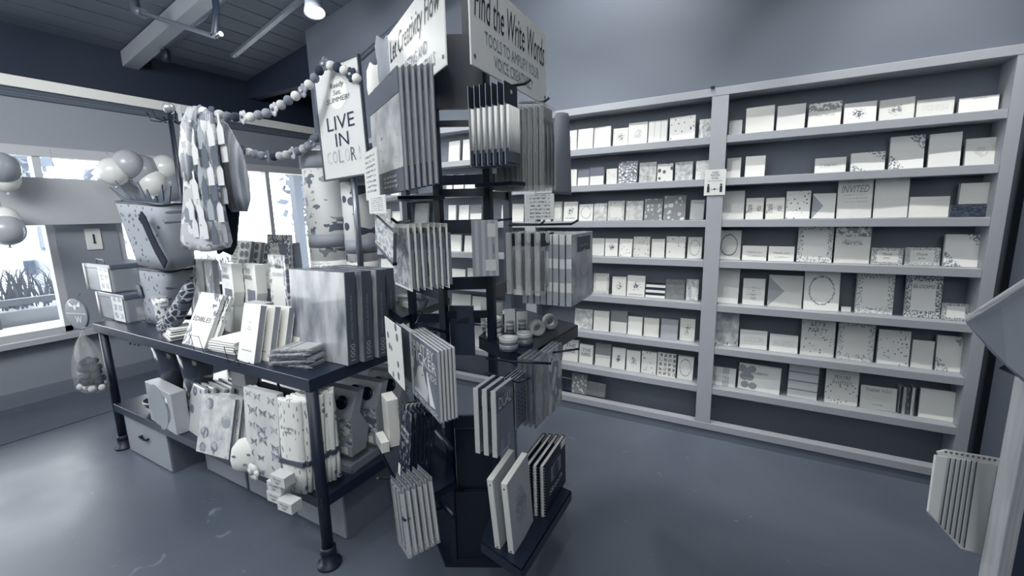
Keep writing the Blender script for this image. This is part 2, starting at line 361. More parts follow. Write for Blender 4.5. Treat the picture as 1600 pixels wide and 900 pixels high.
# ------------------------------------------------------------------ boxed cards on the bookcase
def cm(kind):
    T = {'plain': pr('plain', .90), 'white': pr('plain', .96), 'grey': pr('plain', .66), 'dark': pr('blob', .16, .3, .1, 7, .3, .3), 'darkflower': pr('spots', .33, .85, .5, 5, .35, .3, .6),
         'wreath': pr('ring', .94, .55, None, 12, .45, 0, -.3), 'thinring': pr('ring', .9, .3, None, 1.5, .4, 0, 0), 'leafframe': pr('frame', .93, .55, .7, 10, .45, 0, .56), 'boldframe': pr('frame', .92, .38, .55, 10, .45, 0, .5),
         'floral': pr('top', .94, .32, .5, 6, .4, .3, .55), 'centre': pr('center', .94, .45, .3, 6, .45, 0, .3), 'pale': pr('center', .93, .8, .84, 6, .45, 0, .4), 'bigdots': pr('spots', .92, .35, .35, 3.2, .4, 0, .62),
         'dots': pr('spots', .9, .4, None, 9, .4, 0, .35), 'pattern': pr('leaf', .85, .35, .6, 6), 'blob': pr('soft', .92, .62, .5, 4), 'ribs': pr('vstripe', .93, .75, None, 3, .5, 0, .9), 'text': pr('lines', .93, .78, None, 12, .5, 0, .1),
         'lined': pr('hstripe', .82, .55, None, 4, .35, .3, .86), 'hbands': pr('hstripe', .9, .08, None, 3, .4, 0, .5), 'icons': pr('grid', .93, .35, None, 4, .5), 'corner': pr('corners', .93, .55, None, 7), 'half': pr('band', .9, .42, None, 4, .4, 0, .5),
         'scatter': pr('spots', .93, .2, None, 6, .4, 0, .3), 'envelope': pr('plain', .92), 'vbars': pr('vstripe', .7, .85, None, 2, .3, .3, .5)}
    return T[kind]
SEE = {'plain': 'plain white', 'white': 'bright white', 'grey': 'plain grey', 'dark': 'dark glossy', 'darkflower': 'dark flowered', 'wreath': 'white wreath-printed', 'thinring': 'white thin-ringed', 'leafframe': 'leaf-bordered',
       'boldframe': 'dark leaf-bordered', 'floral': 'flower-topped white', 'centre': 'white small-motif', 'pale': 'pale faint-print', 'bigdots': 'big-dotted', 'dots': 'small-dotted', 'pattern': 'busy patterned', 'blob': 'cloudy two-tone',
       'ribs': 'white ribbed', 'text': 'white text-printed', 'lined': 'lined framed', 'hbands': 'black-and-white banded', 'icons': 'icon-printed', 'corner': 'corner-sprigged', 'half': 'half-dark', 'scatter': 'dark-speckled',
       'envelope': 'envelope-flapped', 'vbars': 'grey barred'}
ORD = ['first', 'second', 'third', 'fourth', 'fifth', 'sixth', 'seventh', 'eighth', 'ninth', 'tenth', 'eleventh', 'twelfth', 'thirteenth']
def card_row(bay, row, base, cards, Yf=3.035):
    (xa, ya, xb, yb) = base
    z0 = (ROWS+[ZB])[row]
    for i, c in enumerate(cards):
        x0, x1, yt, kind = c[:4]; opt = c[4] if len(c) > 4 else {}
        yf = lambda x: ya+(yb-ya)*(x-xa)/(xb-xa)
        Yc = Yf+opt.get('dy', random.uniform(-.008, .01))
        a, q = at(x0, yf(x0), Y=Yc), at(x1, yf(x1), Y=Yc)
        xm = (x0+x1)/2; h = at(xm, yt, Y=Yc).z-at(xm, opt.get('yb', yf(xm)), Y=Yc).z
        lift = max(0, at(xm, opt['yb'], Y=Yc).z-z0) if 'yb' in opt else 0
        w = (q.x-a.x)-.003; t = opt.get('t', random.uniform(.018, .03)); lean = opt.get('lean', random.uniform(4, 9))
        h = min(h, .232-lift)
        if row == 0: h = min(h, .21)
        nm = opt.get('name', 'card_box')
        lab = '%s %s, %s from left, %s shelf down, %s' % (opt.get('see', SEE[kind]), nm.replace('_', ' '), ORD[i], ORD[row], bay)
        o = thing(nm, lab, 'card', ((a.x+q.x)/2, Yc, z0+lift+.001), random.uniform(-3, 3), 'cards on the %s shelf of the %s' % (ORD[row], bay), lean, random.uniform(-.8, .8))
        if kind == 'envelope':
            slab(o, 'card', w, h, t, cm('plain'), mat(.8, .5))
            add(o, 'flap', MB().prism([(-w/2, -.0012, .0), (-w*.02, -.0012, h*.5), (-w/2, -.0012, h*.95)], (0, .001, 0)), mat(.62, .5))
        else: slab(o, 'card', w, h, t, cm(kind), mat(.78, .5))
        if random.random() < .45 and kind not in ('hbands',): add(o, 'clear_sleeve', MB().box(-w/2-.001, w/2+.001, -.0035, -.003, 0, h+.001), FILM)
        for tx in opt.get('tx', ()):
            words(o, tx[0], w*tx[1], h*tx[2], 0, h*tx[3], m=tx[4] if len(tx) > 4 else INK, rotz=tx[5] if len(tx) > 5 else 0, shear=.2)
        if 'discs' in opt:
            dm = MB()
            for (fx, fz, fr_) in ((-.42, .8, .14), (-.3, .7, .15), (-.18, .82, .13), (-.36, .5, .14), (-.22, .5, .13), (-.33, .2, .13), (-.14, .18, .13)): dm.ball((fx*w, -.0015, fz*h), fr_*h, 12, (1, .02, 1))
            add(o, 'balloon_print', dm, mat(.6))
        if 'rings' in opt:
            rg = MB()
            for k in range(opt['rings']): rg.tube([(-w*.42+w*.84*k/(opt['rings']-1), -.002, h-.006), (-w*.42+w*.84*k/(opt['rings']-1), -.002, h+.004)], .0012, 5)
            add(o, 'ring_binding', rg, INK)
T3 = mat(.35, .5); T5 = mat(.55, .5)
RB, MBY = 'right bay', 'middle bay'
card_row(RB, 0, (1134, 210, 1572, 172), [(1138, 1159, 184, 'grey'), (1164, 1209, 163, 'white'), (1212, 1257, 160, 'plain'), (1261, 1313, 156, 'floral'), (1317, 1369, 157, 'centre'), (1372, 1428, 151, 'centre', {'see': 'boxed flower-print'}), (1430, 1490, 152, 'text', {'tx': [('happy wishes', .4, .05, .9, T5)]}), (1496, 1560, 149, 'white', {'tx': [('with thanks', .4, .05, .9, T5)]})])
card_row(RB, 1, (1134, 273, 1560, 254), [(1134, 1157, 240, 'plain'), (1163, 1195, 238, 'white'), (1272, 1322, 241, 'text', {'see': 'framed text', 'tx': [('THANK YOU', .4, .1, .5, T3)]}), (1328, 1383, 233, 'corner'), (1388, 1443, 207, 'corner', {'see': 'tall corner-sprigged'}), (1449, 1500, 204, 'plain'), (1506, 1561, 212, 'pale')])
card_row(RB, 2, (1123, 343, 1547, 340), [(1125, 1162, 298, 'plain'), (1164, 1192, 309, 'white', {'see': 'handwritten thank-you', 'tx': [('Thank\nyou', .6, .7, .5, INK, 1)]}), (1195, 1225, 309, 'white', {'see': 'handwritten thank-you', 'tx': [('Thank\nyou', .6, .7, .5, INK, 1)]}), (1226, 1265, 298, 'scatter'), (1267, 1304, 302, 'envelope'),
         (1306, 1361, 276, 'text', {'see': 'invitation pad', 'tx': [("YOU'RE", .5, .1, .88, T5), ('INVITED', .8, .17, .7, T3)]}), (1363, 1417, 279, 'plain'), (1418, 1482, 308, 'white'), (1483, 1548, 321, 'dark', {'name': 'gift_box', 'see': 'low black glossy', 't': .06, 'lean': 0}), (1494, 1552, 286, 'white', {'yb': 319, 'see': 'box-topping white', 'lean': 0, 't': .04})])
card_row(RB, 3, (1118, 412, 1534, 426), [(1119, 1156, 367, 'thinring'), (1158, 1197, 391, 'white', {'see': 'flourished thank-you', 'tx': [('Thank you', .6, .15, .55, T5), ('~~<>~~', .55, .08, .3, T3)]}), (1199, 1240, 392, 'white', {'see': 'flourished thank-you', 'tx': [('Thank you', .6, .15, .55, T5), ('~~<>~~', .55, .08, .3, T3)]}),
         (1243, 1299, 357, 'leafframe'), (1301, 1357, 357, 'floral', {'tx': [('Blooms', .5, .1, .55, T3)]}), (1359, 1409, 395, 'boldframe', {'see': 'flowered thank-you', 'tx': [('Thank\nyou', .32, .4, .5)]}), (1411, 1467, 395, 'boldframe', {'see': 'flowered thank-you', 'tx': [('Thank\nyou', .32, .4, .5)]}), (1471, 1533, 374, 'corner', {'see': 'grey-banded flowered'})])
card_row(RB, 4, (1112, 485, 1514, 518), [(1113, 1152, 433, 'plain'), (1158, 1193, 449, 'text', {'see': 'small tree-worded', 'tx': [('o\nfor\nmerry\nbright', .25, .5, .45, T5)]}), (1197, 1251, 445, 'envelope', {'see': 'dark-trayed'}), (1253, 1309, 437, 'wreath'), (1312, 1328, 494, 'plain', {'see': 'very low'}), (1333, 1393, 441, 'leafframe'), (1409, 1466, 445, 'boldframe', {'tx': [('BLOOMS', .6, .08, .72, T3)]}), (1468, 1512, 490, 'boldframe', {'see': 'low leaf-bordered'})])
card_row(RB, 5, (1108, 548, 1502, 597), [(1109, 1152, 497, 'blob', {'see': 'mountain-printed'}), (1154, 1197, 528, 'text'), (1200, 1245, 535, 'text'), (1248, 1301, 508, 'dots', {'see': 'party-lettered', 'tx': [("LET'S\nPARTY", .6, .28, .75, T3)]}), (1304, 1362, 514, 'leafframe'), (1367, 1418, 530, 'dots'), (1420, 1455, 546, 'plain'), (1458, 1506, 540, 'corner')])
card_row(RB, 6, (1103, 607, 1489, 672), [(1107, 1148, 583, 'vbars', {'tx': [('THANK\nYOU', .6, .4, .5, WHITE)]}), (1151, 1217, 581, 'plain', {'see': 'balloon-printed', 'discs': 1, 'tx': [('CELEBRATE!', .42, .09, .68, T3)]}), (1228, 1275, 579, 'lined'), (1286, 1338, 589, 'dots', {'see': 'dot-bordered invitation', 'tx': [("YOU'RE\nINVITED!", .6, .25, .7, T3)]}),
         (1341, 1398, 617, 'text', {'see': 'lettered thank-you', 'tx': [('THANK YOU!', .72, .14, .82, T3), ('LOVE,', .3, .08, .2, T5)]}), (1401, 1406, 616, 'dark', {'t': .1}), (1407, 1412, 617, 'grey', {'t': .1}), (1413, 1418, 618, 'darkflower', {'t': .1}), (1419, 1424, 618, 'plain', {'t': .1}), (1425, 1430, 619, 'dark', {'t': .1}), (1432, 1491, 622, 'white')])
card_row(MBY, 0, (881, 239, 1110, 214), [(878, 901, 205, 'pale'), (902, 926, 202, 'text'), (927, 954, 198, 'pale'), (957, 981, 200, 'centre'), (981, 1011, 190, 'pale'), (1012, 1042, 187, 'ribs'), (1045, 1086, 180, 'scatter', {'see': 'flower-scattered'}), (1091, 1110, 184, 'blob')])
card_row(MBY, 1, (891, 289, 1107, 277), [(886, 901, 262, 'white'), (902, 920, 261, 'half'), (921, 943, 258, 'half', {'see': 'two-tone'}), (947, 964, 261, 'scatter'), (965, 995, 249, 'pattern'), (998, 1025, 250, 'blob', {'tx': [('THANK YOU', .75, .13, .3, T3, 1)]}), (1026, 1051, 252, 'bigdots'), (1054, 1082, 249, 'blob'), (1086, 1107, 247, 'dots')])
card_row(MBY, 2, (904, 345.6, 1099, 344), [(864, 878, 315, 'leafframe'), (880, 902, 315, 'centre', {'see': 'fox-head', 'tx': [('MY HAPPY', .7, .07, .15, T3)]}), (904, 926, 319, 'wreath'), (927, 948, 318, 'blob'), (949, 975, 314, 'leafframe'), (977, 1004, 314, 'blob'), (1006, 1034, 311, 'darkflower'), (1036, 1070, 306, 'darkflower', {'see': 'dark doodled'}), (1077, 1099, 313, 'grey')])
card_row(MBY, 3, (924, 398, 1096, 402), [(924, 944, 371, 'plain'), (945, 965, 371, 'centre'), (966, 987, 371, 'scatter'), (989, 1015, 368, 'scatter'), (1017, 1038, 371, 'plain'), (1040, 1070, 367, 'scatter'), (1073, 1096, 368, 'wreath')])
card_row(MBY, 4, (929, 456, 1091, 465.5), [(927, 951, 425, 'leafframe', {'see': 'leaf-burst'}), (956, 978, 429, 'centre', {'see': 'dark-pear'}), (979, 1007, 427, 'centre', {'see': 'dog-head', 'tx': [('FAVORITE DOG', .8, .08, .1, T3)]}), (1008, 1039, 437, 'hbands'), (1040, 1069, 433, 'dark'), (1071, 1091, 432, 'blob')])
card_row(MBY, 5, (893, 513, 1085, 535.5), [(897, 925, 485, 'blob'), (927, 951, 487, 'plain'), (953, 979, 488, 'half'), (980, 1003, 496, 'white'), (1005, 1029, 499, 'white'), (1031, 1058, 500, 'grey'), (1061, 1085, 500, 'centre', {'see': 'dress-drawn'})])
card_row(MBY, 6, (878, 564, 1082, 597), [(878, 903, 533, 'text', {'tx': [('THE\nNRS.', .7, .4, .6, T3)]}), (904, 926, 541, 'text', {'tx': [('THE\nNRS.', .7, .4, .6, T3)]}), (929, 953, 540, 'half'), (955, 976, 546, 'centre'), (978, 1000, 550, 'centre'), (1001, 1025, 552, 'scatter'), (1026, 1055, 554, 'icons'), (1057, 1082, 559, 'wreath', {'see': 'spiral-topped wreath', 'rings': 9})])
card_row(MBY, 7, (878, 612, 1062, 648), [(872, 895, 595, 'dark'), (893, 916, 588, 'darkflower'), (915, 945, 603, 'dark', {'see': 'photo-fronted'})])
LB, FB = 'bay behind the spinner rack', 'leftmost bay'
for row, base, cs in [(1, (695, 297, 870, 291), [(697, 706, 268), (708, 724, 268), (726, 742, 268), (845, 862, 262)]), (2, (690, 343, 860, 344), [(700, 712, 316), (716, 732, 316), (734, 752, 316), (783, 796, 317), (800, 818, 316), (845, 860, 316)]),
                      (3, (695, 403, 800, 402), [(702, 721, 377), (725, 741, 377), (745, 757, 377)]), (4, (700, 452, 860, 455), [(703, 727, 430), (730, 752, 428), (755, 770, 430)]), (5, (700, 502, 860, 512), [(706, 735, 472), (737, 762, 474), (765, 790, 478)]),
                      (6, (705, 548, 880, 563), [(710, 738, 512), (741, 766, 520), (850, 870, 532)]), (0, (695, 250, 870, 240), [(700, 718, 215), (722, 742, 213)])]:
    card_row(LB, row, base, [c+(['white', 'plain', 'half', 'pale', 'text', 'white'][k % 6],) for k, c in enumerate(cs)])
for row, base, cs in [(2, (575, 352, 690, 350), [(586, 610, 330, 'pattern'), (613, 628, 333, 'leafframe'), (648, 668, 320, 'dark')]), (3, (575, 398, 690, 400), [(600, 628, 368, 'centre'), (575, 596, 372, 'grey')]), (4, (575, 440, 690, 446), [(595, 625, 412, 'scatter')]),
                      (1, (575, 305, 690, 303), [(610, 640, 280, 'pale')])]:
    card_row(FB, row, base, cs)
# balloons on the balloon card are print; spacing notice on the post of the bookcase
nt_ = thing('distance_notice', 'small white notice about keeping distance taped on the bookcase post', 'sign', at(1116, 305, Y=YS-.014), 0)
a, q = at(1099, 300, Y=YS-.015), at(1132, 300, Y=YS-.015); nw = q.x-a.x; nh = .15
add(nt_, 'card', MB().box(-nw/2, nw/2, -.004, 0, 0, nh), mat(.86, .5))
words(nt_, 'PLEASE\nPRACTICE\nSOCIAL', nw*.42, nh*.3, 0, nh*.78, y=-.0055); words(nt_, 'DISTANCING', nw*.7, nh*.035, 0, nh*.56, y=-.0055)
fg = MB()
for s in (-1, 1):
    fg.box(s*nw*.3-.007, s*nw*.3+.007, -.0055, -.0045, nh*.12, nh*.36); fg.ball((s*nw*.3, -.005, nh*.41), .006, 8, (1, .1, 1))
fg.box(-nw*.2, nw*.2, -.0055, -.0045, nh*.235, nh*.245).ball((0, -.005, nh*.24), .006, 8, (1, .15, .8))
add(nt_, 'pictogram', fg, mat(.12))

# ------------------------------------------------------------------ long table by the window
TZ, LZ, TY, TX0, TX1, TD = .86, .33, 1.035, -3.70, -1.535, .80
tb = thing('display_table', 'long dark table on black pipe legs with lower shelf, in front of the window', 'table', ((TX0+TX1)/2, TY+TD/2, 0))
DK = mat(.13, .3); DK2 = mat(.07, .45)
add(tb, 'table_top', MB().box(TX0, TX1, TY, TY+TD, TZ-.055, TZ), DK, world=True, bevel=.003)
add(tb, 'lower_shelf', MB().box(-3.60, TX1-.0, TY-.0, TY+TD, LZ-.05, LZ), DK, world=True, bevel=.003)
for (lx, ly) in ((TX0+.06, TY+.03), (TX1-.02, TY+.02), (TX0+.06, TY+TD-.05), (TX1-.02, TY+TD-.05)):
    add(tb, 'leg', MB().lathe([(.024, 0), (.024, TZ-.055)], (lx, ly, 0), 14), DK2, world=True)
    add(tb, 'pipe_flange', MB().lathe([(.052, 0), (.052, .012), (.034, .016), (.034, .055), (.03, .06), (.033, .062), (.033, .085), (.025, .09)], (lx, ly, 0), 16), DK2, world=True)
# back riser on the table top
rs = thing('table_riser', 'dark wooden riser standing along the back of the table top', 'riser', (-2.35, TY+.6, TZ))
add(rs, 'top_board', MB().box(-3.1, -2.0, TY+.46, TY+TD, TZ+.20, TZ+.225), DK, world=True, bevel=.002)
add(rs, 'front_board', MB().box(-3.1, -2.0, TY+.48, TY+.495, TZ, TZ+.20), pr('lines', .16, .3, None, 3, .5, 0, .2), world=True)
RZ = TZ+.225
# drawers under the lower shelf
for i, (xa, xb, yy) in enumerate([(-3.56, -2.98, .03), (-2.84, -2.41, .15), (-2.39, -1.99, .15), (-1.97, -1.60, .15)]):
    d_ = thing('storage_drawer', ['grey wooden drawer box nearest the window under the table', 'grey drawer box under the table, second from the window', 'grey drawer box under the table, third from the window', 'grey drawer box under the table end nearest the spinner rack'][i], 'drawer', ((xa+xb)/2, TY+yy, 0), 0, 'drawer boxes under the table')
    w = xb-xa
    add(d_, 'body', MB().box(-w/2, w/2, .012, .55, .0, LZ-.055), mat(.45, .5), bevel=.002)
    add(d_, 'drawer_front', MB().box(-w/2+.004, w/2-.004, 0, .012, .008, LZ-.06), mat(.62, .45), bevel=.003)
    pl_ = MB(); 
    pl_.loops([[Vector((.045*math.cos(t), -.002-.022*math.sin(p), .17-.028*math.sin(t)*.9*(.4+.6*math.cos(p)))) for t in [math.pi*k/8 for k in range(9)]] for p in [math.pi/2*j/4 for j in range(5)]], closed=False, cap=False)
    add(d_, 'cup_pull', pl_, DK2, solid=.003)

# ---- things on the table top (positions read where each foot stands)
def T(xl, xr, yt, yb, z=TZ, th=0, lean=0):
    loc, w, h = place(th, xl, xr, yt, yb, Z=z); loc = Vector((loc.x, loc.y, z+.001))
    return loc, w, h/max(.6, math.cos(R_(lean)))*(1 if lean < 12 else .94)
WHT = pr('plain', .96)
P = T(285, 318, 460, 541, lean=26); bk1 = book('recipe_book', 'white recipe book titled EDIBLES with leaf drawings, leaning at the table front', 'book', P, .02, pr('corner', .95, .5, .7, 5) if 0 else pr('corners', .95, .45, None, 5), lean=26, group=None, spine='L', pages=mat(.8, .8),
    texts=[('EDIBLES', P[1]*.8, P[2]*.09, dict(z=P[2]*.5, shear=.2))])
dup(bk1, (.028, .026, 0), 'second white recipe book tucked behind the leaning EDIBLES book')
P = T(371, 396, 474, 566, lean=14)
jb = book('guided_journal', 'cream journal with small centred title in front of the row of journals', 'book', P, .03, WHT, lean=14, spine='L', pages=mat(.6, .8), texts=[('LINE\nA\nDAY\nJOURNAL', P[1]*.35, P[2]*.16, dict(z=P[2]*.62, m=T5)), ('~~~~', P[1]*.6, P[2]*.03, dict(z=P[2]*.2, m=T5))])
run(jb, 6, (.028, .05, 0), 'cream journal, {} from the front in the row of journals', 'row of cream journals')
we = thing('wire_bookstand', 'thin black wire stand holding the front cream journal', 'stand', P[0]+Vector((0, -.045, 0)), 0)
add(we, 'wire', MB().tube([(-.05, .05, .003), (-.05, 0, .003), (-.05, -.01, .08), (.03, -.01, .085), (.035, 0, .003), (.035, .05, .003)], .0018, 6), BLACK)
we2 = dup(we, (-.36, .03, 0), 'thin black wire stand holding the EDIBLES book')
# stack of flat white packets
P = T(326, 368, 543, 552)
wp = thing('flat_packet', 'thin white packet at the bottom of the stack between the two leaning books', 'packet', P[0]+Vector((0, .08, 0)), 4)
add(wp, 'packet', MB().box(-.10, .10, -.08, .08, 0, .009), pr('plain', .93), bevel=.003)
for k in range(1, 6): dup(wp, (random.uniform(-.008, .008), random.uniform(-.006, .006), .0105*k), 'thin white packet, %s from the bottom of the stack between leaning books' % NTH[k], None, 2)
# stack of clear packets with printed inserts
P = T(412, 492, 560, 574)
cp = thing('napkin_packet', 'clear packet of printed napkins at the bottom of the front corner stack', 'packet', P[0]+Vector((-.01, .075, 0)), 12)
add(cp, 'napkin', MB().box(-.095, .095, -.07, .07, .001, .012), pr('leaf', .62, .4, .78, 4), bevel=.003)
add(cp, 'clear_wrap', MB().box(-.105, .105, -.08, .08, 0, .0135), CLEAR)
rb_ = MB()
for k in range(5): rb_.tube([(-.09+.045*k, -.078, .006), (-.07+.045*k, -.082, .009), (-.05+.045*k, -.078, .006)], .004, 6)
add(cp, 'folded_edge', rb_, mat(.5, .3))
for k in range(1, 5): dup(cp, (random.uniform(-.012, .012), random.uniform(-.01, .01), .0155*k), 'clear packet of printed napkins, %s up in the front corner stack' % NTH[k], None, 6)
# large puzzles
PZ = pr('stroke', .42, .74, None, 1.8, .3, .4, .5)
P = T(460, 543, 424, 563)
pz = thing('jigsaw_puzzle', 'large cloudy patterned puzzle box standing foremost at the table corner', 'puzzle box', P[0], 0, None, 3)
pw, ph = P[1], P[2]
def puz(o, w, h, t):
    add(o, 'box_front', MB().box(-w/2, w/2, 0, .004, 0, h), PZ, bevel=.002)
    add(o, 'box_body', MB().box(-w/2, w/2, .0045, t, 0, h), mat(.36, .3), bevel=.002)
    tt = words(o, '1000', .075, t*.42, 0, .055, m=mat(.75, .4), rotz=1, y=0); s = words(o, 'PAINTED SKIES PUZZLE', .19, t*.16, 0, .21, m=mat(.68, .4), rotz=1, y=0)
    for q in (tt, s):      # on the narrow side that faces along the table
        q.matrix_basis = Matrix.Translation(Vector((w/2+.0012, t/2, 0))) @ Matrix.Rotation(math.pi/2, 4, 'Z')
puz(pz, pw, ph, .058)
dup(pz, (.015, .075, 0), 'large cloudy puzzle box standing second from the table corner')
dup(pz, (.02, .155, 0), 'large cloudy puzzle box standing third from the table corner')
dup(pz, (.0, .235, 0), 'large cloudy puzzle box standing fourth, farthest from the corner')
# baking kits with windows
P = T(346, 376, 412, 520, lean=0)
bkz = thing('baking_kit', 'white boxed baking kit with a window and cut corner, nearer to the apron', 'kit', P[0], -8, 'tiny baking kits', 3)
w, h = .17, P[2]
add(bkz, 'box', MB().prism([(-w/2, 0, 0), (w*.2, 0, 0), (w*.32, 0, h*.38), (w/2, 0, h*.6), (w*.42, 0, h), (-w*.42, 0, h)], (0, .055, 0)), pr('centre', .9, .6) if 0 else pr('center', .92, .6, .7, 5, .4, .3, .35), bevel=.002)
add(bkz, 'window', MB().box(-w*.2, w*.36, -.002, 0, h*.4, h*.64), mat(.5, .15), bevel=.004)
words(bkz, 'TINY', w*.42, h*.08, -w*.12, h*.9, m=mat(.55)); words(bkz, 'BAKING', w*.55, h*.065, -w*.08, h*.81)
dup(bkz, (.145, .06, 0), 'white boxed baking kit with a window, nearer to the journals')
P = T(299, 320, 405, 505)
tbk = book('tall_cookbook', 'tall white illustrated cookbook standing beside the baking kits', 'book', P, .03, pr('blob', .95, .72, .6, 2.5), th=-6, lean=2, pages=mat(.75, .8), spine='L')
dup(tbk, (.12, .036, 0), 'tall grey-spined cookbook right behind the illustrated cookbook')
P = T(358, 392, 500, 546)
mk = thing('mini_kit', 'small striped kit box in the shade behind the EDIBLES book', 'kit', P[0]+Vector((.0, .1, 0)), 5)
add(mk, 'box', MB().box(-.07, .07, 0, .05, 0, .20), pr('spots', .5, .85, .2, 4), bevel=.002); add(mk, 'lid', MB().box(-.072, .072, -.002, .052, .20, .215), mat(.7, .5))
# books standing on the riser
def T2(xl, xr, yt, yb, lean=0): return T(xl, xr, yt, yb, RZ, 0, lean)
P = place(0, 365, 394, 337, 400, Y=TY+.56); P = (Vector((P[0].x, TY+.50, RZ+.001)), P[1], P[2]*1.1)
cb = book('cheese_cookbook', 'cream cookbook with eight round photos, titled THAT CHEESE PLATE WILL CHANGE YOUR LIFE', 'book', P, .026, WHT, lean=14, spine='L', pages=mat(.55, .8),
          texts=[('THAT\nCHEESE\nPLATE\nWILL\nCHANGE\nYOUR\nLIFE', P[1]*.33, P[2]*.55, dict(x=-P[1]*.25, z=P[2]*.65))])
ph_ = MB()
for i in range(2):
    for j in range(5):
        c = Vector((P[1]*(.08+.24*i), -.002, P[2]*(.12+.19*j))); ph_.lathe([(P[1]*.1, 0), (P[1]*.1, .001)], c, 12, axis=(0, -1, 0))
add(cb, 'photos', ph_, pr('blob', .6, .3, .45, 14))
for k in range(1, 4): dup(cb, (.062*k*.8, .034*k, 0), 'grey-edged copy of the cheese cookbook, %s in its row on the riser' % NTH[k])
P = place(0, 424, 459, 345, 402, Y=TY+.56); P = (Vector((P[0].x+.01, TY+.52, RZ-.06)), P[1], P[2]+.1)
P[0].z = RZ+.001
cb = book('coloring_book', 'white coloring book with scrollwork border reading STAY HOME AND COLOR', 'book', P, .018, pr('frame', .93, .3, .45, 8, .5, 0, .5), lean=4, spine='L', pages=mat(.7, .8),
          texts=[('STAY', P[1]*.52, P[2]*.11, dict(z=P[2]*.82)), ('THE F*CK', P[1]*.6, P[2]*.07, dict(z=P[2]*.68, m=T3)), ('HOME', P[1]*.6, P[2]*.12, dict(z=P[2]*.54)), ('AND', P[1]*.28, P[2]*.05, dict(z=P[2]*.42, m=T3)), ('COLOR', P[1]*.68, P[2]*.12, dict(z=P[2]*.29))])
P = place(0, 462, 474, 338, 402, Y=TY+.6); P = (Vector((P[0].x, TY+.55, RZ+.001)), P[1]+.03, P[2]*1.1)
cb = book('paperback_book', 'grey paperback at the near end of the upright row beside the wrapping paper', 'book', P, .022, mat(.45, .5), th=62, lean=2, spine='L', pages=mat(.6, .8))
for k in range(1, 4): dup(cb, (0, .028*k, 0), 'grey paperback, %s in the upright row beside the wrapping paper' % NTH[k], None, 1)
P = T(402, 418, 386, 420); sm = thing('slim_box', 'slim white upright box reading YOUR THOUGHTS between the two riser books', 'box', Vector((at(408, 410, Y=TY+.44).x, TY+.43, RZ-.05)), 0)
sm.location.z = RZ+.001; sm.location.y = TY+.47
add(sm, 'box', MB().box(-.022, .022, 0, .022, 0, .15), WHT, bevel=.001); words(sm, 'YOUR\nTHOUGHTS', .032, .024, 0, .09)
P = T(428, 452, 402, 545); 
P = (Vector((at(436, 480, Y=TY+.34).x, TY+.34, TZ+.001)), .15, at(440, 400, Y=TY+.34).z-TZ)
sc_ = book('swearing_coloring_book', 'tall white coloring book titled THE VERY SWEARY COLORING beside the large puzzles', 'book', P, .02, pr('frame', .95, .5, .7, 5), spine='R', lean=2, texts=[('THE VERY Sweary', .11, .022, dict(z=P[2]*.86)), ('COLORING', .09, .018, dict(z=P[2]*.77, m=T5))])
for k in range(3):
    pd = thing('note_pad', ['small printed pad before the wrapping paper, nearest the sign pole', 'small printed pad before the wrapping paper, in the middle', 'small printed pad beside the sweary coloring book'][k], 'pad', (at(488-14*k, 470, Y=TY+.40).x, TY+.40+.02*k, TZ+.001), 0, 'small pads', 3)
    add(pd, 'pad', MB().box(-.05, .05, 0, .02, 0, .245+.0*k), pr('band', .85, .6, .5, 8), bevel=.001)
    rg = MB()
    for q in range(6): rg.tube([(-.04+.016*q, -.003, .238), (-.04+.016*q, .008, .256), (-.04+.016*q, .023, .238)], .0016, 5)
    add(pd, 'ring_binding', rg, mat(.8, .3, .5))
# folded cloths, cup-shaped pouch, twisted scarf
def cushion(w, d, h, fold=3):
    m = MB()
    for k in range(fold):
        z = h*k/fold; hh = h/fold*.92
        pts = [(-w/2, 0), (-w/2-hh*.2, hh*.5), (-w/2, hh), (w/2-hh*.3, hh), (w/2, hh*.5), (w/2-hh*.3, 0)]
        m.prism([(x+.006*math.sin(k*2), -d/2+.004*k, z+q) for x, q in pts], (0, d-.008*k, 0))
    return m
P = T(247, 300, 505, 528); tw = thing('folded_tea_towel', 'folded white tea towels with dark stripes lying left of the EDIBLES book', 'towel', P[0]+Vector((0, .03, 0)), -14)
add(tw, 'cloth', cushion(.2, .13, .06, 4), pr('hstripe', .95, .3, None, 5, .9, 0, .8), bevel=.004)
P = T(229, 262, 466, 519); cu = thing('printed_pouch', 'upright clear-topped pouch printed with dark swirls beside the pineapple bag', 'pouch', P[0]+Vector((0, .04, 0)), 0)
add(cu, 'pouch', MB().loops([[(.05*k*math.cos(a)*(1+.05*math.cos(5*a)), .035*k*math.sin(a), z) for a in [2*math.pi*i/20 for i in range(20)]] for k, z in ((.72, 0), (.8, .03), (.9, .1), (1.0, .16), (1.05, P[2]))]), pr('blob', .85, .3, .55, 4, .3, .3, .55))
sf = MB(); pth = [at(264, 512, Y=1.11), at(274, 495, Y=1.12), at(285, 475, Y=1.14), at(295, 450, Y=1.16), at(300, 430, Y=1.17)]
sfo = thing('patterned_scarf', 'twisted dark patterned scarf leaning against the lower pineapple bag', 'scarf', (pth[0].x, pth[0].y, TZ+.001))
sf.tube([pth[0]+Vector((-.06, -.01, 0))]+pth, [.03, .038, .045, .042, .03, .012], 12); add(sfo, 'cloth', sf, pr('o:leaf', .2, .7, .4, 34, .8), world=True)
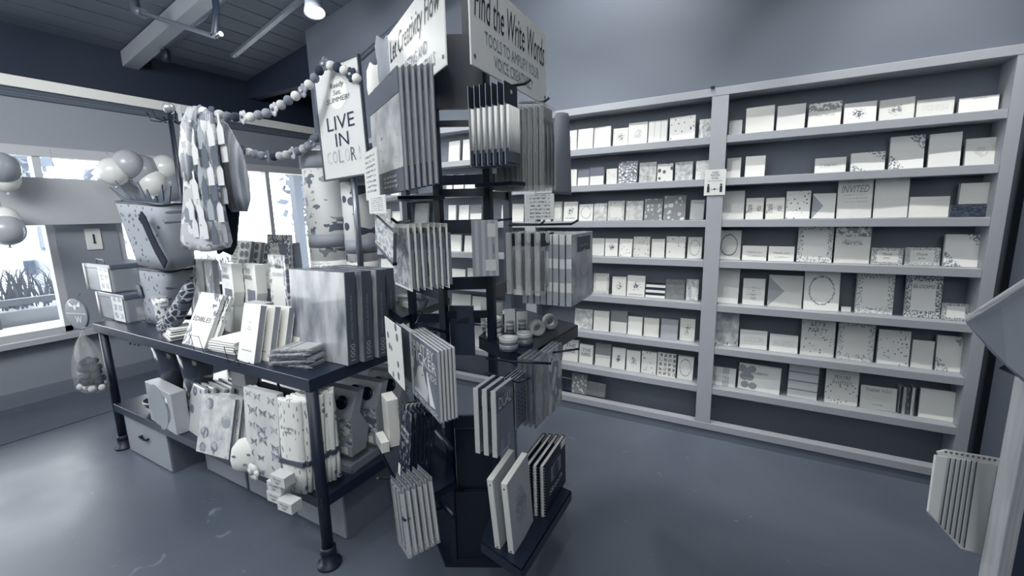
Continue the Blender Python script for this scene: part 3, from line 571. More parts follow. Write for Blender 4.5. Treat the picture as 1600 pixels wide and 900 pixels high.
# tapered pineapple bags
PF = pr('o:spots', .62, .36, None, 26, .8, 0, .42)
def tapered(o, wb, wt, db, dt, h, sk=0):
    rings = []
    for k in range(6):
        t = k/5; w = wb+(wt-wb)*t; d = db+(dt-db)*t; bul = 1+.03*math.sin(t*math.pi); x = sk*t
        rings.append([(x+w/2*bul*math.copysign(abs(math.cos(a))**.35, math.cos(a)), d/2+d/2*math.copysign(abs(math.sin(a))**.6, math.sin(a)), h*t+.004*math.sin(3*a)*(t)) for a in [2*math.pi*i/32 for i in range(32)]])
    add(o, 'body', MB().loops(rings), PF)
    r = rings[-1]; add(o, 'zip_band', MB().tube([Vector(p)+Vector((0, 0, -.003)) for p in r]+[Vector(r[0])], .007, 6), BLACK)
lb = thing('pineapple_bag', 'lower pineapple-printed cooler bag standing on the table under its twin', 'bag', (at(248, 500, Y=1.22).x-.05, 1.20, TZ+.001), 0)
tapered(lb, .24, .40, .14, .2, .345, .08)
add(lb, 'leaf_tab', MB().prism([(-.09, -.012, .16), (-.03, -.012, .17), (-.05, -.012, .24), (-.09, -.012, .25)], (0, .006, 0)), NAVY)
ub = thing('pineapple_bag', 'upper pineapple-printed cooler bag with leafy crown stacked on its twin', 'bag', (at(250, 425, Y=1.2).x-.05, 1.17, TZ+.37), 3, None, -3, 4)
tapered(ub, .36, .50, .18, .22, .37, -.07)
lv = MB()
for k in range(9):
    x = -.22+.055*k; hgt = .10+.05*math.sin(k*1.9); ln = (k-4)*.03
    lv.prism([(x-.035-.07, .07, .365), (x+.035-.07, .07, .365), (x+ln-.07, .05, .37+hgt*.8)], (0, .006, 0))
add(ub, 'leaf_crown', lv, mat(.3, .6))
st = MB(); sp = [(.10, .31), (.13, .285), (.17, .20), (.21, .13), (.27, .05)]
for (x1, z1), (x2, z2) in zip(sp, sp[1:]):
    k1, k2 = -.02, -.02
    st.prism([(x1-.02, k1-.015, z1-.022), (x1+.02, k1-.015, z1+.022), (x2+.02, k2-.015, z2+.022), (x2-.02, k2-.015, z2-.022)], (0, -.008, 0))
add(ub, 'strap', st, mat(.04, .95))
# plastic carry cases with stickers
for k, (xl, xr, yt, yb, zz) in enumerate([(152, 218, 470, 512, TZ), (138, 212, 432, 472, TZ+.185)]):
    ca = thing('craft_carry_case', ['lower clear craft carry case with a round-sticker label at the table end', 'upper clear craft carry case with handle and sticker label at the table end'][k], 'case', (at((xl+xr)/2, 495, Y=1.15).x-(.03*k), 1.13, zz+.001+.0*k), 0, 'craft carry cases')
    add(ca, 'case', MB().box(-.2, .2, 0, .24, 0, .178), mat(.62, .2, 0, .75), bevel=.012)
    add(ca, 'lid', MB().box(-.203, .203, -.003, .243, .150, .183), mat(.4, .35, 0, .9), bevel=.006)
    add(ca, 'corner_post', MB().tube([(-.2, -.005, .0), (-.205, -.006, .18)], .006, 8), WHITE)
    lb_ = slab(ca, 'label_card', .16, .155, .004, pr('grid', .82, .55, None, 2.2), PAPER, y=-.007, x=.1, z=.008)
    hd = MB().tube([(-.06, .02, .18), (-.055, .02, .21), (.055, .02, .21), (.06, .02, .18)], .006, 8)
    if k: add(ca, 'handle', hd, mat(.5, .3))
    ct = MB()
    for q in range(5): ct.prism([(-.15+.022*q, .03, .015), (-.125+.022*q, .03, .015), (-.14+.035*q, .03, .10)], (0, .02, 0))
    add(ca, 'paper_fan', ct, mat(.75, .6))
# round plaque with a bee and a letter, hanging at the table end
c0 = at(119, 491, Y=1.0); pq = thing('bee_plaque', 'round dark plaque with a bee and the letter W hanging at the table end', 'plaque', c0-Vector((0, 0, .10)), 14)
add(pq, 'disc', MB().lathe([(.097, 0), (.104, .003), (.104, .009), (.097, .012)], (0, .012, .10), 36, axis=(0, -1, 0)), mat(.36, .4))
wt = MB(); wt.box(-.095, .09, -.0015, .0, .103, .107); wt.ball((0, -.001, .145), .012, 10, (1.1, .1, 1.6))
for s in (-1, 1):
    for q in (25, 50): wt.prism([(s*.006, -.001, .15), (s*.055, -.001, .15+.0007*q), (s*.05, -.001, .135+.0006*q)], (0, -.001, 0))
add(pq, 'bee_drawing', wt, mat(.85)); words(pq, 'W', .06, .045, .015, .065, m=mat(.85), y=-.001)
add(pq, 'wire', MB().tube([(.02, .005, .2), (.06, .01, .235)], .0015, 5), BLACK)
# clear bag of felt balls
c0 = at(128, 518, Y=.95); bgp = thing('bag_of_felt_balls', 'clear bag of felt balls hanging from the table corner', 'bag', (c0.x, c0.y, at(128, 600, Y=.95).z))
H_ = c0.z-bgp.location.z
prof = [(.10, 0), (.135, .02), (.14, .12), (.12, .2), (.07, .3), (.025, H_*.93), (.008, H_)]
rg = [[(r*math.cos(a)*(1+.1*math.cos(7*a)), r*.55*math.sin(a), z*H_/prof[-1][1]) for a in [2*math.pi*i/28 for i in range(28)]] for r, z in prof]
add(bgp, 'clear_bag', MB().loops(rg), mat(.92, .1, 0, .13))
add(bgp, 'tie', MB().tube([(0, 0, H_-.02), (.01, .0, H_+.02), (.05, .01, H_+.03)], .003, 6), mat(.8))
rr = random.Random(5)
for lay in range(5):
    for k in range(9 if lay < 4 else 5):
        a = k*2.399+lay; q = .105*math.sqrt((k+.5)/9)*(1-.06*lay)
        add(bgp, 'felt_ball', MB().ball((q*math.cos(a), q*.5*math.sin(a), .022+.04*lay), .021, 8), mat(rr.choice([.12, .25, .4, .16, .6, .8, .08]), .95))

# ------------------------------------------------------------------ the sign, wrapping paper, garlands, aprons
SY = TY+.56
def onY(x, y, Y=SY): return at(x, y, Y=Y)
A, B_, C_, D_ = onY(505, 283), onY(580, 268), onY(484, 112), onY(563, 91)
sg = thing('framed_sign', 'tall framed sign reading LIVE IN COLOR on a pole above the table', 'sign', (A+B_)/2+Vector((0, 0, 0)), 0, None, -3)
cw = (B_-A).length; chh = ((C_+D_)/2-(A+B_)/2).length*1.0
sg.matrix_basis = Matrix.Translation((A+B_)/2) @ Matrix.Rotation(R_(-5), 4, 'Z') @ Matrix.Rotation(R_(-2.0), 4, 'Y')
cw *= 1.0
add(sg, 'panel', MB().box(-cw/2, cw/2, 0, .006, 0, chh), mat(.84, .5))
fr = MB(); b = .008
fr.box(-cw/2-b, -cw/2, -.006, .012, -b, chh+b).box(cw/2, cw/2+b, -.006, .012, -b, chh+b).box(-cw/2, cw/2, -.006, .012, -b, 0).box(-cw/2, cw/2, -.006, .012, chh, chh+b)
add(sg, 'frame', fr, mat(.42, .3, .6), bevel=.001)
add(sg, 'round_patch', MB().lathe([(chh*.145, 0), (chh*.145, .001)], (0, -.0005, chh*.76), 32, axis=(0, -1, 0)), mat(.97))
words(sg, 'Ready\nSet,\nSUMMER!', cw*.52, chh*.17, 0, chh*.765, y=-.003, shear=.15, m=mat(.25))
words(sg, 'LIVE', cw*.62, chh*.125, 0, chh*.50, y=-.002, m=mat(.15)); words(sg, 'IN', cw*.3, chh*.12, 0, chh*.345, y=-.002, m=mat(.15))
for i, (chx, v) in enumerate(zip('COLOR!', (.78, .72, .66, .8, .35, .72))): words(sg, chx, cw*(.11 if chx != '!' else .035), chh*.12, cw*(-.34+.14*i), chh*.195, y=-.002, m=mat(v))
pb = at(560, 400, Y=SY+.02); 
spole = thing('sign_pole', 'brushed metal pole carrying the LIVE IN COLOR sign above the puzzles', 'pole', (pb.x, SY+.03, RZ+.001))
ztop = at(543, 262, Y=SY+.03).z-.225
add(spole, 'pole', MB().lathe([(.016, .01), (.016, ztop-TZ)], (0, 0, 0), 14), mat(.55, .3, .6)); add(spole, 'foot', MB().lathe([(.05, 0), (.05, .008), (.02, .012)], (0, 0, 0), 20), DK2); add(spole, 'collar', MB().lathe([(.021, 0), (.021, .04)], (0, 0, ztop-TZ-.03), 14), DK2)
# rolls of wrapping paper in a grey bin
for k, (xl, xr, yt, v) in enumerate([(481, 530, 247, 1), (536, 575, 268, 2), (508, 545, 262, 3)]):
    Yr = TY+.68+(.085 if k == 2 else 0); c = at((xl+xr)/2, 330, Y=Yr); rad = (at(xr, 330, Y=Yr).x-at(xl, 330, Y=Yr).x)/2*(.45 if k == 2 else 1); zt = at((xl+xr)/2, yt, Y=Yr).z
    ro = thing('wrapping_paper_roll', ['thick roll of mushroom and flower wrapping paper beside the sign pole', 'roll of butterfly wrapping paper just right of the sign pole', 'roll of dark-spotted wrapping paper behind the sign pole'][k], 'roll', (c.x, Yr+rad*.2, RZ+.002), 0, 'wrapping paper rolls')
    hh = zt-RZ
    add(ro, 'paper', MB().lathe([(rad*.85, 0), (rad*.85, hh-.0)], (0, 0, 0), 28), [pr('o:blob', .84, .42, .6, 12, .5, 0, .58), pr('o:spots', .8, .25, .45, 14, .5, 0, .6), pr('o:spots', .8, .25, .5, 20)][k])
    add(ro, 'end_cap', MB().lathe([(rad*.86, 0), (rad*.9, .003), (rad*.9, .09), (rad*.82, .095)], (0, 0, hh-.06), 28), mat(.62, .4))
    add(ro, 'paper_band', MB().lathe([(rad*.87, 0), (rad*.87, .075)], (0, 0, hh*.32), 28), mat(.6, .5))
    add(ro, 'end_label', MB().lathe([(rad*.868, 0), (rad*.868, .10)], (0, 0, .06), 28), pr('lines', .9, .4, None, 8, .5, 0, .6))
# two garlands
def garland(name_lab, pts, Ya, n, seed):
    g = random.Random(seed); P3 = [at(x, y, Y=Y_) for (x, y), Y_ in zip(pts, Ya)]
    o = thing('felt_garland', name_lab, 'garland', P3[0])
    cum = [0]
    for a, c in zip(P3, P3[1:]): cum.append(cum[-1]+(c-a).length)
    def ev(t):
        d = t*cum[-1]
        for i in range(len(P3)-1):
            if d <= cum[i+1]+1e-9: return P3[i].lerp(P3[i+1], (d-cum[i])/(cum[i+1]-cum[i]))
        return P3[-1]
    add(o, 'string', MB().tube([ev(k/40) for k in range(41)], .0015, 5), mat(.7), world=True)
    for k in range(n):
        c = ev((k+.5)/n); v = g.choice([.2, .45, .85, .6, .9, .3, .5, .75])
        if k % 4 == 2:
            fl = MB(); r = .020
            for q in range(5):
                a = q*2*math.pi/5+k; fl.ball(c+Vector((math.cos(a)*r, 0, math.sin(a)*r)), .016, 8, (1, .4, 1))
            o2 = add(o, 'felt_flower', fl, mat(v, .95), world=True)
            add(o2, 'flower_centre', MB().ball(c+Vector((0, -.008, 0)), .008, 8), mat(.5 if v > .6 else .8, .95), world=False); o2.children[0].matrix_basis = o.matrix_basis.inverted()
        else: add(o, 'felt_ball', MB().ball(c, .0235, 10), mat(v, .95), world=True)
garland('upper garland of felt balls and flowers swagging from the apron hook to the sign', [(300, 172), (330, 176), (360, 183), (392, 183), (420, 176), (445, 160), (470, 145), (490, 125), (505, 100), (530, 106), (548, 116), (562, 126)], [1.25, 1.29, 1.33, 1.37, 1.41, 1.45, 1.49, 1.53, 1.55, 1.56, 1.57, 1.57], 24, 3)
garland('lower garland of felt balls and flowers hanging in a loop behind the sign', [(322, 180), (338, 205), (352, 220), (368, 230), (388, 238), (415, 245), (440, 244), (462, 238), (480, 230), (498, 212)], [1.3, 1.34, 1.38, 1.42, 1.46, 1.5, 1.54, 1.58, 1.6, 1.62], 20, 8)
# apron rail and aprons
hk = at(305, 165, Y=1.3)
rp = thing('apron_stand', 'black hook pole rising from the table behind the hanging aprons', 'stand', (at(300, 400, Y=1.46).x-.02, 1.46, TZ+.001))
zz = at(303, 160, Y=1.4).z-TZ
add(rp, 'pole', MB().lathe([(.013, .01), (.013, zz)], (0, 0, 0), 12), BLACK); add(rp, 'base', MB().lathe([(.09, 0), (.09, .01), (.02, .014)], (0, 0, 0), 20), BLACK)
hkm = MB()
for q in range(6):
    a = q*1.05-1.2; hkm.tube([(0, 0, zz-.03), (.05*math.cos(a), .05*math.sin(a), zz-.05), (.10*math.cos(a), .10*math.sin(a), zz-.045), (.115*math.cos(a), .115*math.sin(a), zz+.0)], .005, 6)
add(rp, 'hook_arms', hkm, BLACK); add(rp, 'finial', MB().ball((-.0, -.0, zz+.035), .035, 12, (1, 1, 1)), mat(.7, .25, .5)); add(rp, 'price_tag', MB().box(.12, .165, -.01, -.006, zz-.06, zz+.03), mat(.62, .6))
def drape(name, label, cat, pix, Y, m, flat=.35, folds=5, amp=.09, ph=0, group=None):
    rows = []
    for (xl, xr, y) in pix:
        a, c = at(xl, y, Y=Y), at(xr, y, Y=Y); rows.append(((a.x+c.x)/2, (c.x-a.x)/2, (a.z+c.z)/2))
    x0, z0 = rows[-1][0], rows[-1][2]
    o = thing(name, label, cat, (x0, Y, z0), 0, group)
    rings = []; n = 44
    for i, (cx, hw, z) in enumerate(rows):
        rings.append([((cx-x0)+hw*math.cos(a)*(1+amp*.6*math.sin(folds*a+ph+i*.15)), hw*flat*math.sin(a)*(1+amp*2.5*math.sin(folds*a+ph+i*.2)), z-z0+.012*math.sin(2*a+i)) for a in [2*math.pi*k/n for k in range(n)]])
    add(o, 'cloth', MB().loops(rings), m); return o
ap = drape('hanging_apron', 'bottle-and-house printed apron hanging full length from the hook stand', 'apron', [(297, 312, 168), (288, 330, 185), (286, 335, 215), (290, 338, 260), (290, 345, 310), (289, 352, 350), (289, 358, 378), (292, 356, 388)], 1.27, pr('o:blob', .72, .52, .82, 9, .85, 0, .52), .3, 6, .08)
pt = MB(); rr = random.Random(11)
for j in range(6):      # printed bottles and houses, stitched on as the apron's pattern
    for i in range(4):
        yy = 205+j*30+rr.uniform(-6, 6); xx = 298+i*15+(j % 2)*6
        c = at(xx, yy, Y=1.27-.062*math.sin(math.acos(max(-.98, min(.98, (xx-320)/34.))))-.012); w = .028
        sh = [(-w, 0), (w, 0), (w, .07), (.008, .10), (.008, .14), (-.008, .14), (-.008, .10), (-w, .07)] if (i+j) % 2 else [(-w, 0), (w, 0), (w, .07), (0, .12), (-w, .07)]
        pt.prism([(c.x+a, c.y, c.z-.07+q) for a, q in sh], (0, .002, 0), rr.choice([0, 1, 2]))
add(ap, 'printed_shapes', pt, [mat(.33, .8), mat(.6, .8), mat(.8, .8)], world=True)
drape('hanging_apron', 'pale striped apron slanting away at the right side of the hook stand', 'apron', [(318, 330, 178), (325, 355, 200), (335, 378, 240), (345, 388, 280), (352, 390, 310), (362, 386, 328)], 1.36, pr('vstripe', .58, .7, None, 7, .7, 0, .6), .18, 4, .05)
drape('hanging_apron', 'dark cloth hanging between the printed apron and the pale striped apron', 'apron', [(308, 322, 172), (315, 345, 210), (330, 362, 270), (335, 372, 330), (338, 368, 380), (340, 362, 395)], 1.40, mat(.12, .8), .2, 5, .1)
drape('hanging_scarf', 'pale twisted cloth at the left of the printed apron', 'scarf', [(296, 306, 170), (287, 306, 195), (284, 304, 240), (292, 308, 280)], 1.22, pr('blob', .88, .6, .7, 3), .4, 5, .12)
ri = MB()
rbn = thing('paper_ribbon', 'thin pale ribbons dangling beside the pole of aprons', 'ribbon', at(322, 270, Y=1.25))
for q in range(6): ri.tube([at(312+3*q, 178, Y=1.25), at(314+3.3*q, 215, Y=1.24), at(314+4*q, 250+5*q, Y=1.25)], .0018, 5)
add(rbn, 'strands', ri, mat(.8), world=True)
# cloth rose-like napkins at the left sign of the rack
for k, (xl, yt, v, pixs) in enumerate([(0, 0, .92, [(584, 596, 180), (579, 606, 160), (574, 604, 135), (573, 600, 112), (578, 594, 101)]), (0, 0, .58, [(598, 618, 140), (594, 622, 118), (592, 618, 95), (588, 612, 75), (590, 606, 60)])]):
    Yk = dp(590, 130, 1.95-.1*k).y
    drape('paper_bird', ['folded white paper bird hanging beside the left rack sign', 'folded grey paper bird hanging above the white one'][k], 'ornament', pixs[::-1], Yk, mat(v, .6), .5, 3, .2, k)

# ------------------------------------------------------------------ goods on the lower shelf of the table
P = T(234, 279, 606, 668, LZ); o = thing('moon_lamp_box', 'white box with a large round crescent picture, first on the lower shelf', 'box', P[0], -4)
slab(o, 'box', P[1], P[2], .07, pr('ring', .7, .4, None, 1.2, .4, .3, 1), mat(.72, .4), bevel=.003)
add(o, 'picture_disc', MB().lathe([(P[1]*.36, 0), (P[1]*.36, .001)], (-P[1]*.08, -.0005, P[2]*.48), 28, axis=(0, -1, 0)), mat(.62, .4))
add(o, 'round_sticker', MB().lathe([(.016, 0), (.016, .001)], (P[1]*.3, -.0006, P[2]*.78), 20, axis=(0, -1, 0)), WHITE)
P = T(279, 318, 604, 676, LZ, 0, 10); o = thing('stationery_pack', 'front wrapped stationery pack printed with little circles on the lower shelf', 'pack', P[0], -6, 'circle-printed stationery packs', 10)
slab(o, 'pack', P[1], P[2], .02, pr('spots', .82, .5, .7, 3.4, .2, .5, .6), mat(.8, .3), bevel=.004)
run(o, 6, (.028, .034, 0), 'wrapped circle-printed stationery pack, {} from the front on the lower shelf', 'circle-printed stationery packs', 2)
P = T(313, 350, 624, 712, LZ, 0, 15); o = book('sticker_book', 'front glossy sticker book with oval badges leaning on the lower shelf', 'book', P, .018, pr('soft', .72, .88, .55, 5, .2, .6, .5), th=8, lean=15, spine='L', pages=mat(.5, .4))
bd = MB()
for (x, z, r) in ((-.25, .85, .12), (.3, .6, .13), (-.3, .35, .12), (.05, .15, .1), (-.3, .1, .1)):
    bd.lathe([(P[1]*r, 0), (P[1]*r, .001)], (x*P[1], -.0005, z*P[2]), 20, axis=(0, -1, 0))
add(o, 'oval_badges', bd, pr('leaf', .7, .45, .6, 5))
run(o, 4, (.020, .024, 0), 'glossy sticker book with oval badges, {} from the front on the lower shelf', 'glossy sticker books')
o = thing('desk_organizer', 'tall stepped grey paper organizer at the back of the lower shelf', 'organizer', (at(386, 700, Y=TY+.20).x, TY+.20, LZ+.001), 0)
for k in range(4): add(o, 'tray', MB().box(-.07, .07, 0, .09, .085*k, .085*k+.08), pr('plain', .72), bevel=.003); 
add(o, 'print_labels', MB().box(.0, .045, -.0015, 0, .045, .06).box(.0, .045, -.0015, 0, .215, .23), mat(.4))
P = T(362, 396, 694, 738, LZ); o = thing('sleep_pillow', 'small white folded plush with drawn oval marks on the lower shelf edge', 'plush', P[0]+Vector((0, .03, 0)), 25)
rg = []
for k, (r, z) in enumerate([(.6, 0), (.95, .02), (1, .06), (.85, .11), (.4, .15), (.1, .155)]): rg.append([(.072*r*math.cos(a)*(1+.08*math.sin(2*a)), .05*r*math.sin(a), z) for a in [2*math.pi*i/20 for i in range(20)]])
add(o, 'body', MB().loops(rg), mat(.92, .9))
ov = MB()
for (x, z) in ((.02, .05), (-.03, .09), (.045, .10)): ov.ball((x, -.047, z), .010, 10, (1, .25, .6))
add(o, 'oval_marks', ov, mat(.5, .8))
o = thing('felt_flower_clip', 'white felt flower lying on the shelf beside the plush', 'flower', P[0]+Vector((.115, -.01, 0)), 0)
fl = MB()
for q in range(6): a = q*math.pi/3; fl.ball((math.cos(a)*.022, -.0, .04+math.sin(a)*.022), .02, 8, (1, .4, 1))
add(o, 'petals', fl, mat(.93, .9)); add(o, 'flower_centre', MB().ball((0, -.01, .04), .01, 8), mat(.6))
P = T(392, 436, 614, 746, LZ); o = book('butterfly_sketchbook', 'tall book covered in butterfly prints standing on the lower shelf', 'book', P, .03, pr('soft', .9, .78, None, 3, .5, 0, .5), th=4, lean=4, spine='L')
bt = MB(); rr = random.Random(4)
for j in range(6):
    for i in range(3):
        cx, cz, q = (-.32+.31*i+rr.uniform(-.09, .09))*P[1], (.08+.165*j+rr.uniform(-.045, .045))*P[2], rr.uniform(.6, 1.1)*P[1]*.12
        for sx in (-1, 1): bt.prism([(cx, -.001, cz-q*.2), (cx+sx*q, -.001, cz-q*.8), (cx+sx*q*.8, -.001, cz), (cx+sx*q*1.2, -.001, cz+q*.9), (cx, -.001, cz+q*.4)], (0, .0008, 0))
add(o, 'butterfly_prints', bt, pr('o:blob', .5, .72, None, 60))
o = thing('black_tote', 'black tote bag with stiff handle behind the butterfly book', 'bag', (P[0].x+.02, P[0].y+.07, LZ+.001), 0)
add(o, 'bag', MB().box(-.15, .15, 0, .05, 0, P[2]*.98), BLACK, bevel=.01); add(o, 'handle', MB().tube([(-.1, .0, P[2]*.97), (-.09, 0, P[2]+.07), (.05, 0, P[2]+.07), (.06, 0, P[2]*.97)], .006, 6), BLACK)
P = T(447, 478, 668, 778, LZ); o = thing('printed_tea_towel', 'front folded kitchen towel printed with little drawings by the table leg', 'towel', (P[0].x, P[0].y, LZ+.03), 8, 'folded kitchen towels', 2)
hh = at(462, 632, Y=P[0].y).z-LZ-.03
add(o, 'cloth', MB().loops([[(x*(1-.05*abs(z-.5)), y+.002*math.sin(z*9), z*hh) for x, y in ((-.06, 0), (-.02, -.006), (.03, -.004), (.062, 0), (.064, .012), (.0, .018), (-.062, .012))] for z in (0, .2, .4, .6, .8, .97, 1)]), pr('spots', .93, .55, None, 9, .9, 0, .4))
words(o, 'me crafty\nwitch', .07, .03, -.005, hh*.68, y=-.008, m=T3)
add(o, 'paper_band', MB().box(-.066, .066, -.009, .019, hh*.30, hh*.35), mat(.3))
for k in range(1, 8): dup(o, (.011*k, .016*k, .004*k), 'folded kitchen towel, %s from the front by the table leg' % NTH[k], None, 3)
for k, (dx, dy, dz) in enumerate([(-.05, -.035, 0), (-.045, -.032, .047), (.045, -.05, 0), (.0, -.04, .094)]):
    o = thing('craft_egg_box', ['small white craft box, left one at the foot of the towels', 'small white craft box stacked on the left box before the towels', 'small white craft box, nearest the front table leg', 'small white craft box topmost of the stack before the towels'][k], 'box', (P[0].x+dx, P[0].y+dy, LZ+.001+dz), 4, 'small craft boxes')
    slab(o, 'box', .085, .045, .05, pr('text' if 0 else 'plain', .86), mat(.8), y=-.03, bevel=.001)
    words(o, 'Wooden\nEggs!', .05, .026, 0, .023, y=-.0312, m=T3)
# activity kits with sunglasses
P = T(497, 545, 610, 722, LZ); wq, hq = .24, .30
o = thing('playdate_kit', 'front boxed activity kit with sunglasses on top at the lower shelf end', 'kit', (P[0].x-.0, P[0].y+.02, LZ+.05), 4, 'boxed activity kits')
add(o, 'box', MB().prism([(wq/2, 0, 0), (wq/2, .08, 0), (wq/2, .11, .10), (wq/2, .06, hq*.66), (wq/2, .10, hq), (wq/2, .055, hq), (wq/2, .0, hq*.62)], (-wq, 0, 0), 0), mat(.62, .45), bevel=.002)
add(o, 'front_print', MB().box(-wq/2+.004, wq/2-.004, -.0025, -.0005, .05, hq*.6), pr('blob', .66, .45, .85, 3, .4), bevel=0)
add(o, 'cardboard_lip', MB().box(-wq/2-.001, wq/2+.001, -.012, 0, -.002, .05), mat(.62), bevel=.002)
add(o, 'price_sticker', MB().box(wq*.22, wq*.4, -.0135, -.012, .008, .042), WHITE)
sg2 = MB(); n_ = Vector((0, -(hq*.36), .05)).normalized()
for s in (-1, 1): sg2.lathe([(.034, 0), (.036, .006), (.028, .012)], (s*.042, .03, hq*.80), 20, axis=(0, -.95, .25))
sg2.box(-.012, .012, .018, .026, hq*.80, hq*.83); add(o, 'sunglasses', sg2, mat(.05, .15))
pf = MB(); pf.ball((-.05, -.003, .14), .02, 10, (.8, .1, 1.4)); pf.ball((.03, -.003, .145), .02, 10, (.9, .1, 1.2)); add(o, 'printed_faces', pf, mat(.7)); 
run(o, 3, (.035, .13, 0), 'boxed activity kit with sunglasses, {} from the front at the lower shelf end', 'boxed activity kits')
o = thing('display_carton', 'open cardboard tray under the activity kits on the lower shelf', 'tray', (P[0].x+.02, P[0].y-.01, LZ+.001), 4)
add(o, 'tray', MB().box(-.13, .15, 0, .38, 0, .006).box(-.13, .15, -.03, -.024, 0, .02).box(.144, .15, -.03, .38, 0, .042).box(-.13, -.124, -.03, .38, 0, .042), mat(.5, .6))
o = thing('woven_bowl', 'dark bowl with a pale rim at the far left of the lower shelf', 'bowl', (at(226, 648, Z=LZ).x-.02, TY+.12, LZ+.001))
add(o, 'bowl', MB().lathe([(.04, 0), (.075, .03), (.085, .06), (.078, .058), (.06, .03)], (0, 0, 0), 24), mat(.2, .6)); add(o, 'rim', MB().lathe([(.083, .056), (.09, .06), (.083, .066)], (0, 0, 0), 24, cap=False), mat(.75, .6))
o = thing('black_tote', 'black tote bag standing in the bowl corner under the table', 'bag', (at(250, 640, Z=LZ).x, TY+.26, LZ+.001))
add(o, 'bag', MB().loops([[(w*math.cos(a), .06*math.sin(a), z) for a in [2*math.pi*i/20 for i in range(20)]] for w, z in ((.12, 0), (.14, .12), (.13, .25), (.09, .36), (.05, .44))]), BLACK)
for k in range(2):
    o = thing('cellophane_cone', ['clear cone bag of dark sweets hanging under the table top, left', 'clear cone bag of dark sweets hanging under the table top, right'][k], 'bag', (at(268+38*k, 600, Y=TY+.12).x, TY+.14, TZ-.40), 0, 'cone bags')
    add(o, 'cone', MB().lathe([(.035, 0), (.05, .03), (.07, .15), (.09, .33), (.012, .345)], (0, 0, 0), 20), mat(.3, .12, 0, .75)); add(o, 'sweets', MB().lathe([(.03, .005), (.045, .03), (.06, .13), (.02, .14)], (0, 0, 0), 14), mat(.15, .5))
o = thing('ribbon_bundle', 'bundle of dark glossy ribbons hanging under the left end of the table', 'ribbon', (at(215, 560, Y=TY+.3).x, TY+.3, TZ-.266))
rg = MB()
for k in range(7): rg.box(-.09+.026*k, -.09+.026*k+.02, -.01-.006*(k % 3), -.004-.006*(k % 3), .0+.012*(k % 2), .201)
add(o, 'ribbons', rg, pr('hstripe', .14, .45, None, 7, .3, .3, .6))

# ------------------------------------------------------------------ spinner rack
F1, F2 = dp(690, 420, 1.70), dp(766, 420, 1.70); B1, B2 = dp(641, 420, 1.95), dp(795, 420, 1.88)
ctr = (F1+F2+B1+B2)/4
rk = thing('spinner_rack', 'tall black metal display rack in the middle with trays, hooks and two header signs', 'rack', (ctr.x, ctr.y, 0))
for p, tz_ in ((F1, 2.34), (F2, 2.34), (B1, 1.9), (B2, 1.9)):
    add(rk, 'post', MB().box(p.x-.016, p.x+.016, p.y-.012, p.y+.012, .02, tz_), BLACK, world=True, bevel=.002)
def bar(p, q, z0, z1, t=.012):
    d = (q-p); d.z = 0; n = Vector((-d.y, d.x, 0)).normalized()*t; m = MB()
    P_ = [p-n/2, q-n/2, q+n/2, p+n/2]
    m.prism([(v.x, v.y, z0) for v in P_], (0, 0, z1-z0)); add(rk, 'crossbar', m, BLACK, world=True)
def zy(y, D=1.70): return dp(728, y, D).z
for (a, c) in ((205, 176 if 0 else 196), (308, 296), (364, 343), (453, 433), (500, 488), (690, 640 if 0 else 668)): bar(F1, F2, zy(a), zy(c))
for (a, c) in ((470, 450), (312, 300), (640, 620)): bar(F2, B2, zy(a), zy(c)); bar(F1, B1, zy(a), zy(c))
bar(F1, F2, zy(180), zy(78), .02); bar(B1, B2, 1.62, 1.66); bar(B1, B2, 1.02, 1.06); bar(F1, F2, .02, .34, .02); bar(F1, B1, .02, .5, .02); bar(F2, B2, .02, .4, .02)
m = MB(); m.prism([(v.x, v.y, .02) for v in (F1+Vector((-.02, -.05, 0)), F2+Vector((.05, -.02, 0)), B2+Vector((.04, .04, 0)), B1+Vector((-.04, .04, 0)))], (0, 0, -.02)); add(rk, 'base_plate', m, BLACK, world=True)
bar(F1+(F2-F1)*.05+Vector((0, .02, 0)), F2+(F1-F2)*.05+Vector((0, .02, 0)), zy(822), zy(695), .006)
rk.children[-1].data.materials[0] = mat(.66, .2)
hb = bar(F1+Vector((0, .2, 0)), F2+Vector((0, .2, 0)), zy(78), 2.34, .02); rk.children[-1].data.materials[0] = mat(.5, .5)
def tray(px, Z, lipz=.035, back=.0):
    pts = [at(x, y, Z=Z) for x, y in px]; m = MB(); m.prism([(p.x, p.y, Z-.004) for p in pts], (0, 0, .004))
    for p, q in zip(pts, pts[1:]+pts[:1]):
        d = q-p; n = Vector((-d.y, d.x, 0)).normalized()*.003; m.prism([tuple(p), tuple(q), tuple(q+n), tuple(p+n)], (0, 0, -lipz))
    add(rk, 'tray', m, mat(.06, .35), world=True); return pts
LMZ, RMZ, LLZ, RLZ = 1.06, 1.0, .48, .36
lm = tray([(578, 462), (627, 497), (703, 466), (655, 441)], LMZ); rm = tray([(748, 526), (820, 557), (903, 508), (800, 478)], RMZ, .05)
ll = tray([(592, 697), (640, 795), (712, 752), (700, 667)], LLZ, .03); rl = tray([(751, 846), (815, 892), (893, 768), (800, 720)], RLZ, .04)
def tray3(pts, Z): 
    m = MB(); m.prism([(p.x, p.y, Z-.012) for p in pts], (0, 0, .012)); add(rk, 'tray', m, mat(.06, .35), world=True)
tray3([dp(600, 320, 1.75), dp(622, 320, 1.52), dp(695, 300, 1.56), dp(690, 300, 1.8)], 1.565)
tray3([dp(742, 290, 1.5), dp(800, 290, 1.42), dp(866, 300, 1.62), dp(790, 300, 1.95)], 1.60)
def hook(pts, r=.0045):
    add(rk, 'hook', MB().tube([dp(*p) for p in pts], r, 8), BLACK, world=True)
